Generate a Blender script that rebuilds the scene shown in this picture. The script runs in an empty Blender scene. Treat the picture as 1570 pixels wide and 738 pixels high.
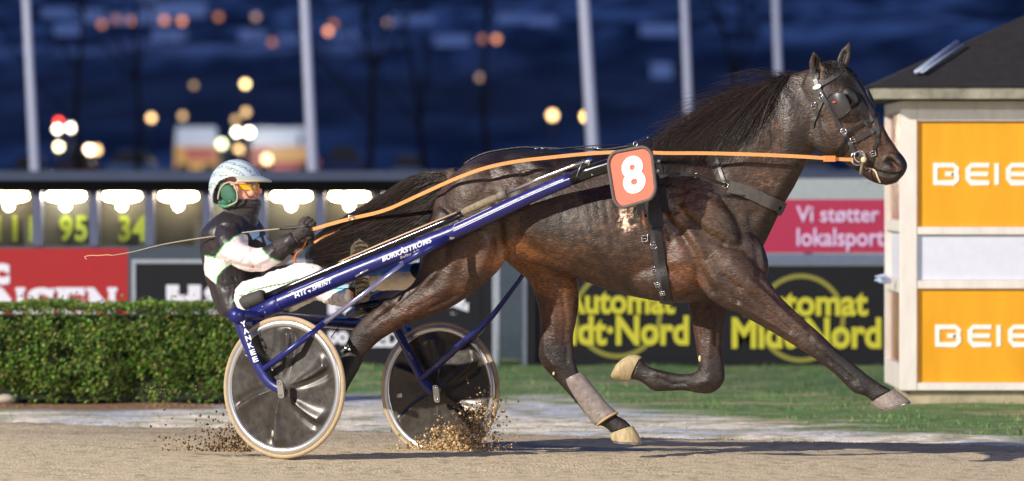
import bpy, math, random
import numpy as np
from mathutils import Vector, Matrix, noise as mnoise
from mathutils.bvhtree import BVHTree

random.seed(7); rng = np.random.default_rng(7)
R = math.radians
# ------------------------------------------------------------------ camera
F = 10016.0; CH = 1.32; CD = 32.0; HY = 290.0
scene = bpy.context.scene
COL = scene.collection
cam_d = bpy.data.cameras.new('camera'); cam = bpy.data.objects.new('camera', cam_d); COL.objects.link(cam)
cam.location = (0, -CD, CH); cam.rotation_euler = (R(90), 0, 0)
cam_d.sensor_width = 36; cam_d.lens = F / 1570 * 36
cam_d.shift_y = (HY - 369) / 1570
cam_d.clip_start = 0.5; cam_d.clip_end = 5000
cam_d.dof.use_dof = True; cam_d.dof.focus_distance = 31.35; cam_d.dof.aperture_fstop = cam_d.lens / 1000 / 0.070
scene.camera = cam
# ------------------------------------------------------------------ sky
w = bpy.data.worlds.new("World"); scene.world = w; w.use_nodes = True
nt = w.node_tree; nt.nodes.clear()
sky = nt.nodes.new('ShaderNodeTexSky'); sky.sky_type = 'NISHITA'; sky.sun_disc = False
sky.sun_elevation = R(8.0); sky.sun_rotation = R(150)
mx = nt.nodes.new('ShaderNodeMix'); mx.data_type = 'RGBA'; mx.blend_type = 'MULTIPLY'; mx.inputs[0].default_value = 1
bg = nt.nodes.new('ShaderNodeBackground'); out = nt.nodes.new('ShaderNodeOutputWorld')
nt.links.new(sky.outputs[0], mx.inputs[6]); mx.inputs[7].default_value = (0.36, 0.53, 1.28, 1)
nt.links.new(mx.outputs[2], bg.inputs[0]); bg.inputs[1].default_value = 0.11
nt.links.new(bg.outputs[0], out.inputs[0])
# ------------------------------------------------------------------ floodlights of the race track
def floodlight(name, pos, target, watts, col, size=1.2):
    d = bpy.data.lights.new(name, 'SPOT'); o = bpy.data.objects.new(name, d); COL.objects.link(o)
    o.location = pos; v = Vector(target) - Vector(pos)
    o.rotation_euler = v.to_track_quat('-Z', 'Y').to_euler()
    d.energy = watts; d.color = col; d.shadow_soft_size = size; d.spot_size = R(75); d.spot_blend = 0.6
    return o
Ld = Vector((1.25, 0.95, -0.74)).normalized()
floodlight('floodlight', Vector((0, 3, 0.5)) - Ld * 62, (0, 5, 0.3), 262000, (1.0, 0.94, 0.83), 0.35)
floodlight('floodlight', (26, -48, 20), (0, 5, 0.3), 34000, (1.0, 0.93, 0.82), 0.8)
scene.view_settings.view_transform = 'Standard'; scene.view_settings.look = 'None'
scene.view_settings.exposure = 0; scene.view_settings.gamma = 1
scene.view_settings.use_curve_mapping = False
scene.cycles.use_denoising = True
scene.cycles.max_bounces = 6; scene.cycles.sample_clamp_indirect = 4
try: scene.cycles.denoiser = 'OPENIMAGEDENOISE'
except Exception: pass

# ------------------------------------------------------------------ helpers
CAMP = np.array([0, -CD, CH])
def P(px, py, Y):
    d = Y + CD
    return Vector(((px - 785) * d / F, Y, CH - (py - HY) * d / F))
class Frame:
    def __init__(s, ox, oy, ang):
        s.o = Vector((ox, oy, 0)); s.e = Vector((math.cos(ang), -math.sin(ang), 0)); s.f = Vector((math.sin(ang), math.cos(ang), 0))
    def __call__(s, px, py, w=0.0):
        D = Vector(((px - 785) / F, 1, -(py - HY) / F)); C = Vector(CAMP)
        t = ((s.o - C).dot(s.f) + w) / D.dot(s.f)
        return C + D * t
HF = Frame((900 - 785) * 31.45 / F, -0.55, R(18))
SF = Frame(-0.747, 0.015, R(30))
def proj(V):
    V = np.asarray(V); d = V[:, 1] + CD
    return np.stack([V[:, 0] * F / d + 785, HY - (V[:, 2] - CH) * F / d], 1)

def srgb(r, g, b):
    f = lambda c: (c / 255 / 12.92) if c / 255 <= .04045 else ((c / 255 + .055) / 1.055) ** 2.4
    return (f(r), f(g), f(b), 1)
MATS = {}
def mat(name, col, rough=.5, metal=0., var=0., vscale=20., bump=0., bscale=80., emit=0., attr=None, spec=.5, coat=0., sheen=0., rvar=0., alpha=1., trans=0., stretch=None, bdist=.01, ecol=None, detail=6):
    if name in MATS: return MATS[name]
    m = bpy.data.materials.new(name); m.use_nodes = True; t = m.node_tree; b = t.nodes['Principled BSDF']
    col = tuple(col)[:3] + (1,)
    b.inputs['Base Color'].default_value = col; b.inputs['Roughness'].default_value = rough; b.inputs['Metallic'].default_value = metal
    b.inputs['Specular IOR Level'].default_value = spec; b.inputs['Coat Weight'].default_value = coat
    b.inputs['Sheen Weight'].default_value = sheen; b.inputs['Alpha'].default_value = alpha; b.inputs['Transmission Weight'].default_value = trans
    if emit: b.inputs['Emission Color'].default_value = (tuple(ecol)[:3] + (1,)) if ecol else col; b.inputs['Emission Strength'].default_value = emit
    tc = t.nodes.new('ShaderNodeTexCoord'); mp = t.nodes.new('ShaderNodeMapping'); t.links.new(tc.outputs['Object'], mp.inputs[0])
    if stretch: mp.inputs['Scale'].default_value = stretch
    src = None
    if attr:
        a = t.nodes.new('ShaderNodeVertexColor'); a.layer_name = attr; src = a.outputs[0]
    if var or rvar:
        n = t.nodes.new('ShaderNodeTexNoise'); n.inputs['Scale'].default_value = vscale; n.inputs['Detail'].default_value = detail; n.inputs['Roughness'].default_value = .65
        t.links.new(mp.outputs[0], n.inputs['Vector'])
    if var:
        mr = t.nodes.new('ShaderNodeMapRange'); mr.inputs[1].default_value = .3; mr.inputs[2].default_value = .7; mr.inputs[3].default_value = 1 - var; mr.inputs[4].default_value = 1 + var
        t.links.new(n.outputs[0], mr.inputs[0])
        x = t.nodes.new('ShaderNodeMix'); x.data_type = 'RGBA'; x.blend_type = 'MULTIPLY'; x.inputs[0].default_value = 1
        if src: t.links.new(src, x.inputs[6])
        else: x.inputs[6].default_value = col
        t.links.new(mr.outputs[0], x.inputs[7]); src = x.outputs[2]
    if rvar:
        m2 = t.nodes.new('ShaderNodeMapRange'); m2.inputs[1].default_value = .3; m2.inputs[2].default_value = .7; m2.inputs[3].default_value = max(0.05, rough - rvar); m2.inputs[4].default_value = min(1, rough + rvar)
        t.links.new(n.outputs[0], m2.inputs[0]); t.links.new(m2.outputs[0], b.inputs['Roughness'])
    if src: t.links.new(src, b.inputs['Base Color'])
    if bump:
        n2 = t.nodes.new('ShaderNodeTexNoise'); n2.inputs['Scale'].default_value = bscale; n2.inputs['Detail'].default_value = 5
        t.links.new(mp.outputs[0], n2.inputs['Vector'])
        bp = t.nodes.new('ShaderNodeBump'); bp.inputs['Strength'].default_value = bump; bp.inputs['Distance'].default_value = bdist
        t.links.new(n2.outputs[0], bp.inputs['Height']); t.links.new(bp.outputs[0], b.inputs['Normal'])
    MATS[name] = m; return m

def mesh_obj(name, V, Fc, m=None, parent=None, smooth=True, colors=None, mats=None, midx=None):
    me = bpy.data.meshes.new(name)
    V = np.asarray(V, dtype=np.float64)
    me.from_pydata(V.tolist() if len(V) else [], [], [list(f) for f in Fc]); 
    if smooth: me.polygons.foreach_set('use_smooth', [True] * len(me.polygons))
    if colors is not None:
        ca = me.color_attributes.new('Col', 'FLOAT_COLOR', 'POINT')
        c = np.ones((len(V), 4)); c[:, :3] = colors; ca.data.foreach_set('color', c.ravel())
    if mats:
        for x in mats: me.materials.append(x)
        me.polygons.foreach_set('material_index', list(midx))
    elif m: me.materials.append(m)
    me.update()
    o = bpy.data.objects.new(name, me); COL.objects.link(o)
    if parent is not None: o.parent = parent
    return o
def tag(o, label, cat=None, group=None, kind=None):
    if label: o['label'] = label
    if cat: o['category'] = cat
    if group: o['group'] = group
    if kind: o['kind'] = kind
    return o
def empty(name, label, cat, loc=(0, 0, 0), group=None):
    o = bpy.data.objects.new(name, None); COL.objects.link(o); o.empty_display_size = .1
    tag(o, label, cat, group)
    o['_loc'] = list(loc)
    return o
class MB:
    def __init__(s): s.V = []; s.F = []
    def add(s, V, Fc):
        n = len(s.V); s.V += [tuple(v) for v in V]; s.F += [tuple(i + n for i in f) for f in Fc]; return s
    def box(s, lo, hi, M=None, bev=0):
        x0, y0, z0 = lo; x1, y1, z1 = hi
        V = [Vector(v) for v in ((x0,y0,z0),(x1,y0,z0),(x1,y1,z0),(x0,y1,z0),(x0,y0,z1),(x1,y0,z1),(x1,y1,z1),(x0,y1,z1))]
        if M: V = [M @ v for v in V]
        return s.add(V, [(0,3,2,1),(4,5,6,7),(0,1,5,4),(1,2,6,5),(2,3,7,6),(3,0,4,7)])
    def tube(s, pts, r, n=12, cap=True, flat=1.0, up=None):
        pts = [Vector(p) for p in pts]
        rr = r if hasattr(r, '__len__') else [r] * len(pts)
        base = len(s.V); prev = up
        for i, p in enumerate(pts):
            a = pts[max(0, i - 1)]; b = pts[min(len(pts) - 1, i + 1)]
            t = (b - a)
            if t.length < 1e-9: t = Vector((0, 0, 1))
            t.normalize()
            u = (Vector((0, 1, 0)) if prev is None else prev)
            u = u - t * u.dot(t)
            if u.length < 1e-3: u = Vector((1, 0, 0)) - t * t.x
            u.normalize(); v = t.cross(u); prev = u
            for k in range(n):
                an = 2 * math.pi * k / n
                s.V.append(tuple(p + u * (math.cos(an) * rr[i] * flat) + v * (math.sin(an) * rr[i])))
        for i in range(len(pts) - 1):
            for k in range(n):
                a = base + i * n + k; b = base + i * n + (k + 1) % n
                s.F.append((a, b, b + n, a + n))
        if cap:
            s.F.append(tuple(base + k for k in range(n))[::-1]); s.F.append(tuple(base + (len(pts) - 1) * n + k for k in range(n)))
        return s
    def ell(s, c, ax, n=16, m=10):
        c = Vector(c); ax = [Vector(a) for a in ax]; V = []; Fc = []
        V.append(c + ax[2])
        for i in range(1, m):
            ph = math.pi * i / m
            for k in range(n):
                th = 2 * math.pi * k / n
                V.append(c + ax[0] * (math.sin(ph) * math.cos(th)) + ax[1] * (math.sin(ph) * math.sin(th)) + ax[2] * math.cos(ph))
        V.append(c - ax[2])
        for k in range(n): Fc.append((0, 1 + k, 1 + (k + 1) % n))
        for i in range(m - 2):
            for k in range(n):
                a = 1 + i * n + k; b = 1 + i * n + (k + 1) % n
                Fc.append((a, a + n, b + n, b))
        L = len(V) - 1; q = 1 + (m - 2) * n
        for k in range(n): Fc.append((L, q + (k + 1) % n, q + k))
        return s.add(V, Fc)
    def sph(s, c, r, n=12, m=8): return s.ell(c, [(r,0,0),(0,r,0),(0,0,r)], n, m)
    def prism(s, poly, vec):
        n = len(poly); vec = Vector(vec)
        V = [Vector(p) for p in poly] + [Vector(p) + vec for p in poly]
        return s.add(V, [tuple(range(n))[::-1], tuple(range(n, 2 * n))] + [(i, (i + 1) % n, (i + 1) % n + n, i + n) for i in range(n)])
    def ribbon(s, A, B, Nn, th):
        """band between two point rows, thickness th along normals"""
        n = len(A); V = []
        for i in range(n):
            V += [A[i], B[i], B[i] + Nn[i] * th, A[i] + Nn[i] * th]
        Fc = []
        for i in range(n - 1):
            for k in range(4):
                a = i * 4 + k; b = i * 4 + (k + 1) % 4; Fc.append((a, b, b + 4, a + 4))
        Fc += [(3, 2, 1, 0), tuple((n - 1) * 4 + k for k in range(4))]
        return s.add(V, Fc)
    def build(s, name, m=None, parent=None, smooth=True, auto=None):
        o = mesh_obj(name, s.V, s.F, m, parent, smooth)
        if auto is not None:
            me = o.data
            sh = []
            # mark sharp edges by angle
            import bmesh
            bm = bmesh.new(); bm.from_mesh(me)
            bmesh.ops.recalc_face_normals(bm, faces=bm.faces[:])
            for e in bm.edges:
                if len(e.link_faces) == 2 and e.calc_face_angle(0) > R(auto): e.smooth = False
            bm.to_mesh(me); bm.free()
        return o
def catmull(rows, k=4, closed=False):
    A = np.array(rows, dtype=float); n = len(A); o = []
    for i in range(n - 1):
        p0 = A[max(0, i - 1)]; p1 = A[i]; p2 = A[i + 1]; p3 = A[min(n - 1, i + 2)]
        for j in range(k):
            t = j / k
            o.append(.5 * ((2 * p1) + (-p0 + p2) * t + (2 * p0 - 5 * p1 + 4 * p2 - p3) * t * t + (-p0 + 3 * p1 - 3 * p2 + p3) * t ** 3))
    o.append(A[-1]); return np.array(o)
def loft_pairs(mb, rings, fr, k=4, n=28, egg=0.0, grow=0.0, sq=1.0):
    """rings: xa,ya,xb,yb,w,half_thickness"""
    rows = catmull(rings, k); base = len(mb.V)
    for (xa, ya, xb, yb, w, ht) in rows:
        A = fr(xa, ya, w); B = fr(xb, yb, w); c = (A + B) / 2; u = (A - B) / 2
        ul = u.length; u = u * ((ul + grow) / max(ul, 1e-6)); ht = ht + grow
        for i in range(n):
            t = 2 * math.pi * i / n; ct, st = math.cos(t), math.sin(t)
            s_ = math.copysign(abs(st) ** sq, st)
            p = c + u * ct + fr.f * (s_ * ht * (1 - egg * ct))
            mb.V.append(tuple(p))
    m = len(rows)
    for i in range(m - 1):
        for q in range(n):
            a = base + i * n + q; b = base + i * n + (q + 1) % n
            mb.F.append((a, b, b + n, a + n))
    mb.F.append(tuple(base + q for q in range(n))[::-1]); mb.F.append(tuple(base + (m - 1) * n + q for q in range(n)))
def loft_round(mb, rings, fr, k=4, n=20, grow=0.0):
    """rings: x,y,w,r_m,(flatten lateral)"""
    rows = catmull([list(r) + ([1.0] if len(r) == 4 else []) for r in rings], k)
    pts = [fr(x, y, w) for x, y, w, r, fl in rows]
    mb.tube(pts, [r + grow for x, y, w, r, fl in rows], n, up=fr.f.copy())
def remesh(mb, voxel):
    me = bpy.data.meshes.new('tmp'); me.from_pydata(mb.V, [], mb.F); o = bpy.data.objects.new('tmp', me); COL.objects.link(o)
    md = o.modifiers.new('r', 'REMESH'); md.mode = 'VOXEL'; md.voxel_size = voxel
    dg = bpy.context.evaluated_depsgraph_get(); ev = o.evaluated_get(dg); m2 = ev.to_mesh()
    V = np.empty(len(m2.vertices) * 3); m2.vertices.foreach_get('co', V); V = V.reshape(-1, 3)
    Fc = [tuple(p.vertices) for p in m2.polygons]
    ev.to_mesh_clear(); bpy.data.objects.remove(o); bpy.data.meshes.remove(me)
    return V, Fc
def edges_of(Fc):
    q = np.array([f if len(f) == 4 else tuple(f) + (f[-1],) for f in Fc])
    e = np.concatenate([q[:, [0, 1]], q[:, [1, 2]], q[:, [2, 3]], q[:, [3, 0]]]); e = e[e[:, 0] != e[:, 1]]
    return q, e
def smooth_mesh(V, e, it=10, lam=.5, mu=-.52):
    n = len(V); deg = np.bincount(e[:, 0], minlength=n) + np.bincount(e[:, 1], minlength=n)
    deg = np.maximum(deg, 1)[:, None]
    for i in range(it):
        for l in ((lam, mu) if mu else (lam,)):
            S = np.zeros_like(V)
            for c in range(3):
                S[:, c] = np.bincount(e[:, 0], V[e[:, 1], c], n) + np.bincount(e[:, 1], V[e[:, 0], c], n)
            V = V + l * (S / deg - V)
    return V
def vnormals(V, q):
    a = V[q[:, 2]] - V[q[:, 0]]; b = V[q[:, 3]] - V[q[:, 1]]; fn = np.cross(a, b); N = np.zeros_like(V)
    for k in range(4):
        for c in range(3): N[:, c] += np.bincount(q[:, k], fn[:, c], len(V))
    return N / np.maximum(np.linalg.norm(N, axis=1), 1e-12)[:, None]
def poly_dist(P2, line):
    d = np.full(len(P2), 1e9)
    L = np.array(line, dtype=float)
    for i in range(len(L) - 1):
        a, b = L[i], L[i + 1]; ab = b - a; t = np.clip(((P2 - a) @ ab) / max(ab @ ab, 1e-9), 0, 1)
        d = np.minimum(d, np.linalg.norm(P2 - (a + t[:, None] * ab), axis=1))
    return d
def in_poly(P2, poly):
    x, y = P2[:, 0], P2[:, 1]; c = np.zeros(len(P2), bool); n = len(poly)
    for i in range(n):
        x1, y1 = poly[i]; x2, y2 = poly[(i + 1) % n]
        m = ((y1 > y) != (y2 > y)) & (x < (x2 - x1) * (y - y1) / (y2 - y1 + 1e-12) + x1)
        c ^= m
    return c
def strokes(V, q, fr, S, wmax=0.02, it=1):
    """sculpt: (polyline px, radius px, amplitude m, wmin, wmax)"""
    P2 = proj(V); N = vnormals(V, q); toc = CAMP - V; toc /= np.linalg.norm(toc, axis=1)[:, None]
    face = np.clip((N * toc).sum(1) * 2.0, 0, 1); w = (V - np.array(fr.o)) @ np.array(fr.f)
    D = np.zeros(len(V))
    for s in S:
        line, r, a = s[:3]; w0, w1 = s[3:5] if len(s) > 3 else (-9, wmax)
        d = poly_dist(P2, line); g = np.exp(-(d / r) ** 2) * a * face * ((w > w0) & (w < w1))
        D += g
    return V + N * D[:, None]
def text_mesh(body, weight=0.0, space=1.0, ext=0.02, fine=False):
    c = bpy.data.curves.new('t', 'FONT'); c.body = body; c.offset = weight; c.space_character = space; c.extrude = ext; c.resolution_u = 4
    o = bpy.data.objects.new('t', c); COL.objects.link(o)
    dg = bpy.context.evaluated_depsgraph_get(); m2 = o.evaluated_get(dg).to_mesh()
    V = np.empty(len(m2.vertices) * 3); m2.vertices.foreach_get('co', V); V = V.reshape(-1, 3).copy(); Fc = [tuple(p.vertices) for p in m2.polygons]
    o.evaluated_get(dg).to_mesh_clear(); bpy.data.objects.remove(o); bpy.data.curves.remove(c)
    if fine:
        import bmesh
        bm = bmesh.new(); vs = [bm.verts.new(v) for v in V]
        for f_ in Fc:
            try: bm.faces.new([vs[i] for i in f_])
            except ValueError: pass
        bmesh.ops.triangulate(bm, faces=bm.faces[:])
        for _ in range(4):
            le = [e for e in bm.edges if abs(e.verts[0].co.y - e.verts[1].co.y) > .14]
            if not le: break
            bmesh.ops.subdivide_edges(bm, edges=le, cuts=1); bmesh.ops.triangulate(bm, faces=[f for f in bm.faces if len(f.verts) > 3])
        bm.verts.ensure_lookup_table(); bm.verts.index_update(); V = np.array([tuple(v.co) for v in bm.verts]); Fc = [tuple(v.index for v in f.verts) for f in bm.faces]; bm.free()
    V[:, 0] -= V[:, 0].min(); V[:, 1] -= V[:, 1].min()
    V[:, 0] /= V[:, 0].max(); V[:, 1] /= V[:, 1].max(); z = V[:, 2]; V[:, 2] = (z - z.min()) / (z.max() - z.min() + 1e-9)
    return V, Fc
def put_text(name, body, bl, ex, ey, m, parent, weight=.02, space=1.0, th=.004, nrm=None):
    V, Fc = text_mesh(body, weight, space)
    bl, ex, ey = Vector(bl), Vector(ex), Vector(ey)
    n = nrm if nrm is not None else ex.cross(ey).normalized()
    W = [bl + ex * v[0] + ey * v[1] + n * (v[2] * th) for v in V]
    return mesh_obj(name, W, Fc, m, parent, smooth=False)
def text_px(name, body, x0, y0, x1, y1, Y, m, parent, weight=.02, space=1.0, th=.006):
    """text filling the pixel box on the upright plane at depth Y (front side towards the camera)"""
    bl = P(x0, y1, Y); return put_text(name, body, bl, P(x1, y1, Y) - bl, P(x0, y0, Y) - bl, m, parent, weight, space, th)
# ------------------------------------------------------------------ the horse
def hcol(r, g, b): return np.array(srgb(r, g, b)[:3])
horse_mb = MB()
TH = .02
# torso
loft_pairs(horse_mb, [
 (682,292,674,318,0,.07),(694,272,672,345,0,.15),(715,252,690,385,0,.20),(745,237,728,398,0,.235),(790,229,780,398,0,.25),
 (835,231,832,409,0,.26),(885,235,883,426,0,.27),(935,234,932,444,0,.275),(985,222,985,458,0,.255),(1025,212,1038,465,0,.225),
 (1060,205,1085,463,0,.20),(1095,225,1118,458,0,.185),(1120,265,1142,444,0,.165),(1140,310,1158,420,0,.13),(1158,345,1168,405,0,.09)], HF, egg=.18, n=40)
# neck
loft_pairs(horse_mb, [
 (1000,215,1140,420,0,.15),(1040,207,1166,384,0,.135),(1075,194,1181,355,0,.115),(1110,172,1197,322,0,.10),(1145,149,1213,294,0,.09),
 (1178,129,1227,268,0,.083),(1208,115,1238,246,0,.082),(1232,108,1245,236,0,.080),(1252,103,1258,222,0,.072),(1268,102,1270,205,0,.06)], HF, egg=.25)
# head
loft_pairs(horse_mb, [
 (1246,103,1226,150,0,.062),(1262,97,1234,175,0,.078),(1284,98,1242,200,0,.087),(1304,110,1247,224,0,.092),(1322,134,1264,238,0,.085),
 (1337,160,1285,244,0,.072),(1349,184,1301,254,0,.062),(1361,206,1316,264,0,.055),(1374,226,1328,274,0,.054),(1386,241,1342,281,0,.055),(1391,252,1360,284,0,.047),(1389,262,1374,280,0,.030)], HF)
def EL(px, py, w, rx, ry, rw, ang=0):
    c = HF(px, py, w); s = 31.4 / F
    a = R(ang); ux = HF.e * math.cos(a) + Vector((0, 0, -1)) * math.sin(a); uz = HF.e * math.sin(a) + Vector((0, 0, 1)) * math.cos(a)
    horse_mb.ell(c, [ux * rx * s * 1.04, HF.f * rw, uz * ry * s], 24, 14)
for sgn in (-1, 1):
    EL(1272, 202, sgn * .055, 33, 36, .035, 30)      # cheek
    EL(1303, 148, sgn * .075, 16, 13, .026, 45)      # brow over the eye
    EL(1372, 254, sgn * .035, 17, 15, .026, 40)      # nostril wing
    EL(1345, 200, sgn * .03, 9, 30, .022, -28)       # facial crest
    EL(1085, 350, sgn * .13, 42, 88, .085, -28)      # scapula muscles
    EL(1055, 385, sgn * .155, 42, 52, .075, 30)      # triceps
    EL(1140, 400, sgn * .085, 36, 50, .075, -20)     # breast
    EL(730, 322, sgn * .13, 52, 76, .112, 10)        # haunch
    EL(712, 385, sgn * .14, 58, 52, .085, 25)        # thigh
    EL(800, 276, sgn * .14, 62, 34, .07, 0)          # hip
    EL(1010, 425, sgn * .12, 60, 34, .10, 8)         # girth
# near hind
NH = -.155
loft_pairs(horse_mb, [
 (672,315,778,372,NH,.10),(654,352,775,396,NH,.105),(648,385,764,415,NH,.10),(643,412,748,430,NH,.092),(634,434,724,450,NH,.078),(613,450,690,472,NH,.062),
 (593,461,654,487,NH,.052),(574,474,624,499,NH,.044),(556,489,599,512,NH,.038),(541,506,578,526,NH,.034),(532,525,562,543,NH,.030),
 (523,548,547,562,NH,.026),(511,572,534,586,NH,.025),(499,593,523,608,NH,.027),(490,608,514,625,NH,.028),(484,625,505,640,NH,.026),(473,638,497,655,NH,.03)], HF)
# far hind
FH = .15
loft_pairs(horse_mb, [
 (700,330,840,330,FH,.10),(745,372,862,385,FH,.11),(785,408,880,412,FH,.105),(812,432,886,430,FH,.085),(820,452,887,450,FH,.07),(826,474,887,470,FH,.060),(829,500,883,494,FH,.052),
 (828,522,879,516,FH,.047),(826,545,880,540,FH,.044),(833,563,884,560,FH,.042),(849,580,889,575,FH,.034),(866,598,900,592,FH,.028),(884,619,914,610,FH,.027),
 (900,638,928,622,FH,.029),(913,650,943,636,FH,.031),(926,655,955,642,FH,.028),(933,660,963,648,FH,.029),(937,666,969,655,FH,.030)], HF)
# near fore (stretched forward)
NF = -.135
loft_pairs(horse_mb, [
 (1130,370,1062,420,NF,.085),(1158,402,1084,452,NF,.088),(1180,432,1106,471,NF,.078),(1198,457,1134,482,NF,.062),(1216,474,1158,495,NF,.052),(1234,491,1184,510,NF,.045),
 (1251,506,1208,524,NF,.040),(1266,520,1229,537,NF,.041),(1280,534,1247,549,NF,.038),(1296,547,1263,561,NF,.030),(1313,561,1279,574,NF,.026),(1328,573,1293,588,NF,.026),
 (1342,583,1308,602,NF,.030),(1354,591,1324,607,NF,.028),(1362,595,1332,611,NF,.028),(1368,599,1337,617,NF,.031)], HF)
# far fore (folded)
FF_ = .13
loft_pairs(horse_mb, [
 (1130,410,1050,420,FF_,.09),(1122,440,1050,445,FF_,.08),(1116,468,1056,468,FF_,.062),(1112,492,1061,492,FF_,.053),(1108,516,1065,518,FF_,.046),(1107,540,1069,542,FF_,.042),
 (1110,563,1071,560,FF_,.043),(1110,585,1069,568,FF_,.042),(1096,601,1062,572,FF_,.038),(1076,604,1053,573,FF_,.034),(1052,600,1043,573,FF_,.028),(1026,600,1024,570,FF_,.027),
 (1004,600,1007,566,FF_,.030),(990,591,996,562,FF_,.028),(979,584,988,557,FF_,.027),(968,583,983,549,FF_,.031)], HF, k=5)
# dock
horse_mb.tube([HF(700, 270, 0), HF(680, 272, 0), HF(655, 284, 0), HF(630, 300, 0)], [.045, .035, .025, .012], 12)
# ears
def ear(base, tip, wb, wt, wid, fw):
    b = HF(*base, wb); t = HF(*tip, wt); ax = t - b; L = ax.length; ax.normalize()
    side = fw - ax * fw.dot(ax); side.normalize(); thk = ax.cross(side)
    mb = MB(); n = 16; rows = [(-.15,.75),(0,.85),(.15,1),(.35,1.08),(.55,.98),(.75,.7),(.9,.38),(1.0,.08)]
    for s, r in rows:
        for k in range(n):
            a = 2 * math.pi * k / n
            mb.V.append(tuple(b + ax * (s * L) + side * (math.cos(a) * wid * r) + thk * (math.sin(a) * max(.008, wid * .42 * r))))
    m = len(rows)
    for i in range(m - 1):
        for k in range(n):
            a = i * n + k; c = i * n + (k + 1) % n; mb.F.append((a, c, c + n, a + n))
    mb.F.append(tuple(range(n))[::-1]); mb.F.append(tuple((m - 1) * n + k for k in range(n)))
    horse_mb.add(mb.V, mb.F)
ear((1251,112), (1248,78), -.035, -.055, .030, Vector((1, -.2, .2)))
ear((1289,104), (1303,64), .05, .065, .031, Vector((1, -.3, 0)))
HV, HFc = remesh(horse_mb, .0062)
HQ, HE = edges_of(HFc)
HV = smooth_mesh(HV, HE, 5, .5, 0)
HV = smooth_mesh(HV, HE, 6)
S = [
 ([(1040,318),(1055,336),(1072,352),(1090,364),(1108,374)], 7, -.013), ([(1108,374),(1132,382)], 4, -.005),
 ([(1050,318),(1075,335),(1100,352),(1125,366)], 8, .007),
 ([(1022,332),(1040,352),(1056,378),(1066,400),(1078,425),(1092,447)], 8, -.016), ([(1040,335),(1062,362),(1080,395),(1100,430)], 11, .010),
 ([(1020,300),(1024,320),(1040,345)], 6, .006), ([(1030,405),(1060,398),(1085,430),(1095,450)], 12, .007), ([(1025,425),(1060,440),(1085,455)], 9, .008),
 ([(1230,262),(1205,300),(1180,340)], 7, -.006), ([(1215,255),(1190,300),(1160,350)], 9, .006), ([(1225,130),(1232,165),(1236,205),(1230,235)], 13, -.003),
 ([(1200,140),(1208,170),(1212,200)], 12, .006), ([(1180,190),(1150,240),(1120,270)], 16, .008), ([(1130,262),(1165,300),(1180,330)], 9, -.005),
 ([(1110,320),(1140,345),(1165,375)], 12, .006), ([(1095,300),(1130,330)], 8, -.006), ([(1150,330),(1160,380),(1165,420)], 7, -.008),
 ([(1125,405),(1140,425),(1150,440)], 12, .010),
 # fore leg
 ([(1150,432),(1185,462),(1215,492),(1238,512)], 4, .006), ([(1135,440),(1175,475),(1210,507)], 4, -.005), ([(1165,432),(1200,465),(1240,500)], 4, -.004),
 ([(1250,522),(1262,532)], 7, .005), ([(1240,517),(1252,540)], 4, -.004), ([(1268,548),(1290,567),(1308,583)], 3, -.005), ([(1275,560),(1300,583)], 3, .003), ([(1318,590),(1322,600)], 6, .005),
 # thigh, gaskin
 ([(758,300),(764,345),(766,385),(756,412)], 9, -.016), ([(740,345),(745,380),(738,420)], 16, .012), ([(690,330),(685,370),(680,410),(660,440)], 8, -.008), ([(672,330),(665,370),(660,400)], 9, .006),
 ([(710,400),(700,430),(690,455)], 9, -.007), ([(735,410),(722,440)], 9, .006), ([(650,420),(635,445),(600,475),(565,505)], 5, -.007), ([(690,440),(650,465),(610,490)], 9, .007), ([(668,455),(630,475)], 4, -.004),
 ([(590,462),(596,470)], 7, .010), ([(585,490),(560,512)], 5, .005), ([(603,470),(575,492)], 3, -.005),
 ([(770,395),(800,392),(835,400),(870,415)], 9, .006), ([(790,360),(815,385),(850,402)], 9, -.006), ([(770,240),(800,262),(812,285)], 12, -.010), ([(805,248),(830,262)], 12, .009), ([(700,275),(730,262),(760,258)], 14, .006),
 ([(715,300),(740,290),(770,300)], 12, .006), ([(780,300),(800,330),(790,360)], 12, -.008),
 # head
 ([(1258,180),(1262,210),(1275,232),(1292,240)], 4, -.005), ([(1303,215),(1320,232)], 5, -.006), ([(1330,175),(1345,205),(1358,230)], 5, -.004), ([(1318,178),(1335,205),(1348,228)], 4, .005),
 ([(1296,166),(1308,162),(1316,155)], 4, .004), ([(1382,267),(1365,269),(1345,264),(1330,256)], 2.6, -.009), ([(1340,240),(1352,255)], 5, -.004),
 ([(1364,247),(1370,252),(1374,258)], 4.5, -.022), ([(1356,246),(1362,238),(1374,238)], 3, .007), ([(1380,250),(1379,262)], 3, .005), ([(1300,200),(1290,225)], 5, .004),
 ([(1252,92),(1254,106)], 4, -.018, -.15, .0), ([(1294,82),(1290,98)], 4, -.016, .0, .2),
]
for i in range(13):      # ribs, barely showing
    x = 835 + i * 13 + random.uniform(-4, 4); q_ = random.uniform(-14, 14)
    S.append(([(x, 305 + q_), (x + random.uniform(2, 10), 340 + q_), (x + random.uniform(6, 16), 372 + q_ * .5)], random.uniform(3, 5), -random.uniform(.0006, .0020)))
S += [([(1195,450),(1225,478),(1250,500)], 3, .004), ([(1120,462),(1150,478),(1190,500),(1220,518)], 3, .004), ([(1110,425),(1125,440),(1130,462)], 5, -.008), ([(1090,300),(1060,290),(1030,296)], 6, -.006), ([(1075,275),(1100,300)], 8, .005), ([(1250,185),(1280,215),(1300,235)], 4, .003), ([(1285,190),(1300,210),(1318,236)], 2.5, -.004), ([(1290,196),(1310,205),(1330,225)], 2, .003), ([(745,300),(735,330),(715,350)], 6, -.006), ([(668,420),(640,445),(612,468)], 3, .005), ([(700,455),(660,472)], 3, -.004)]
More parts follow.
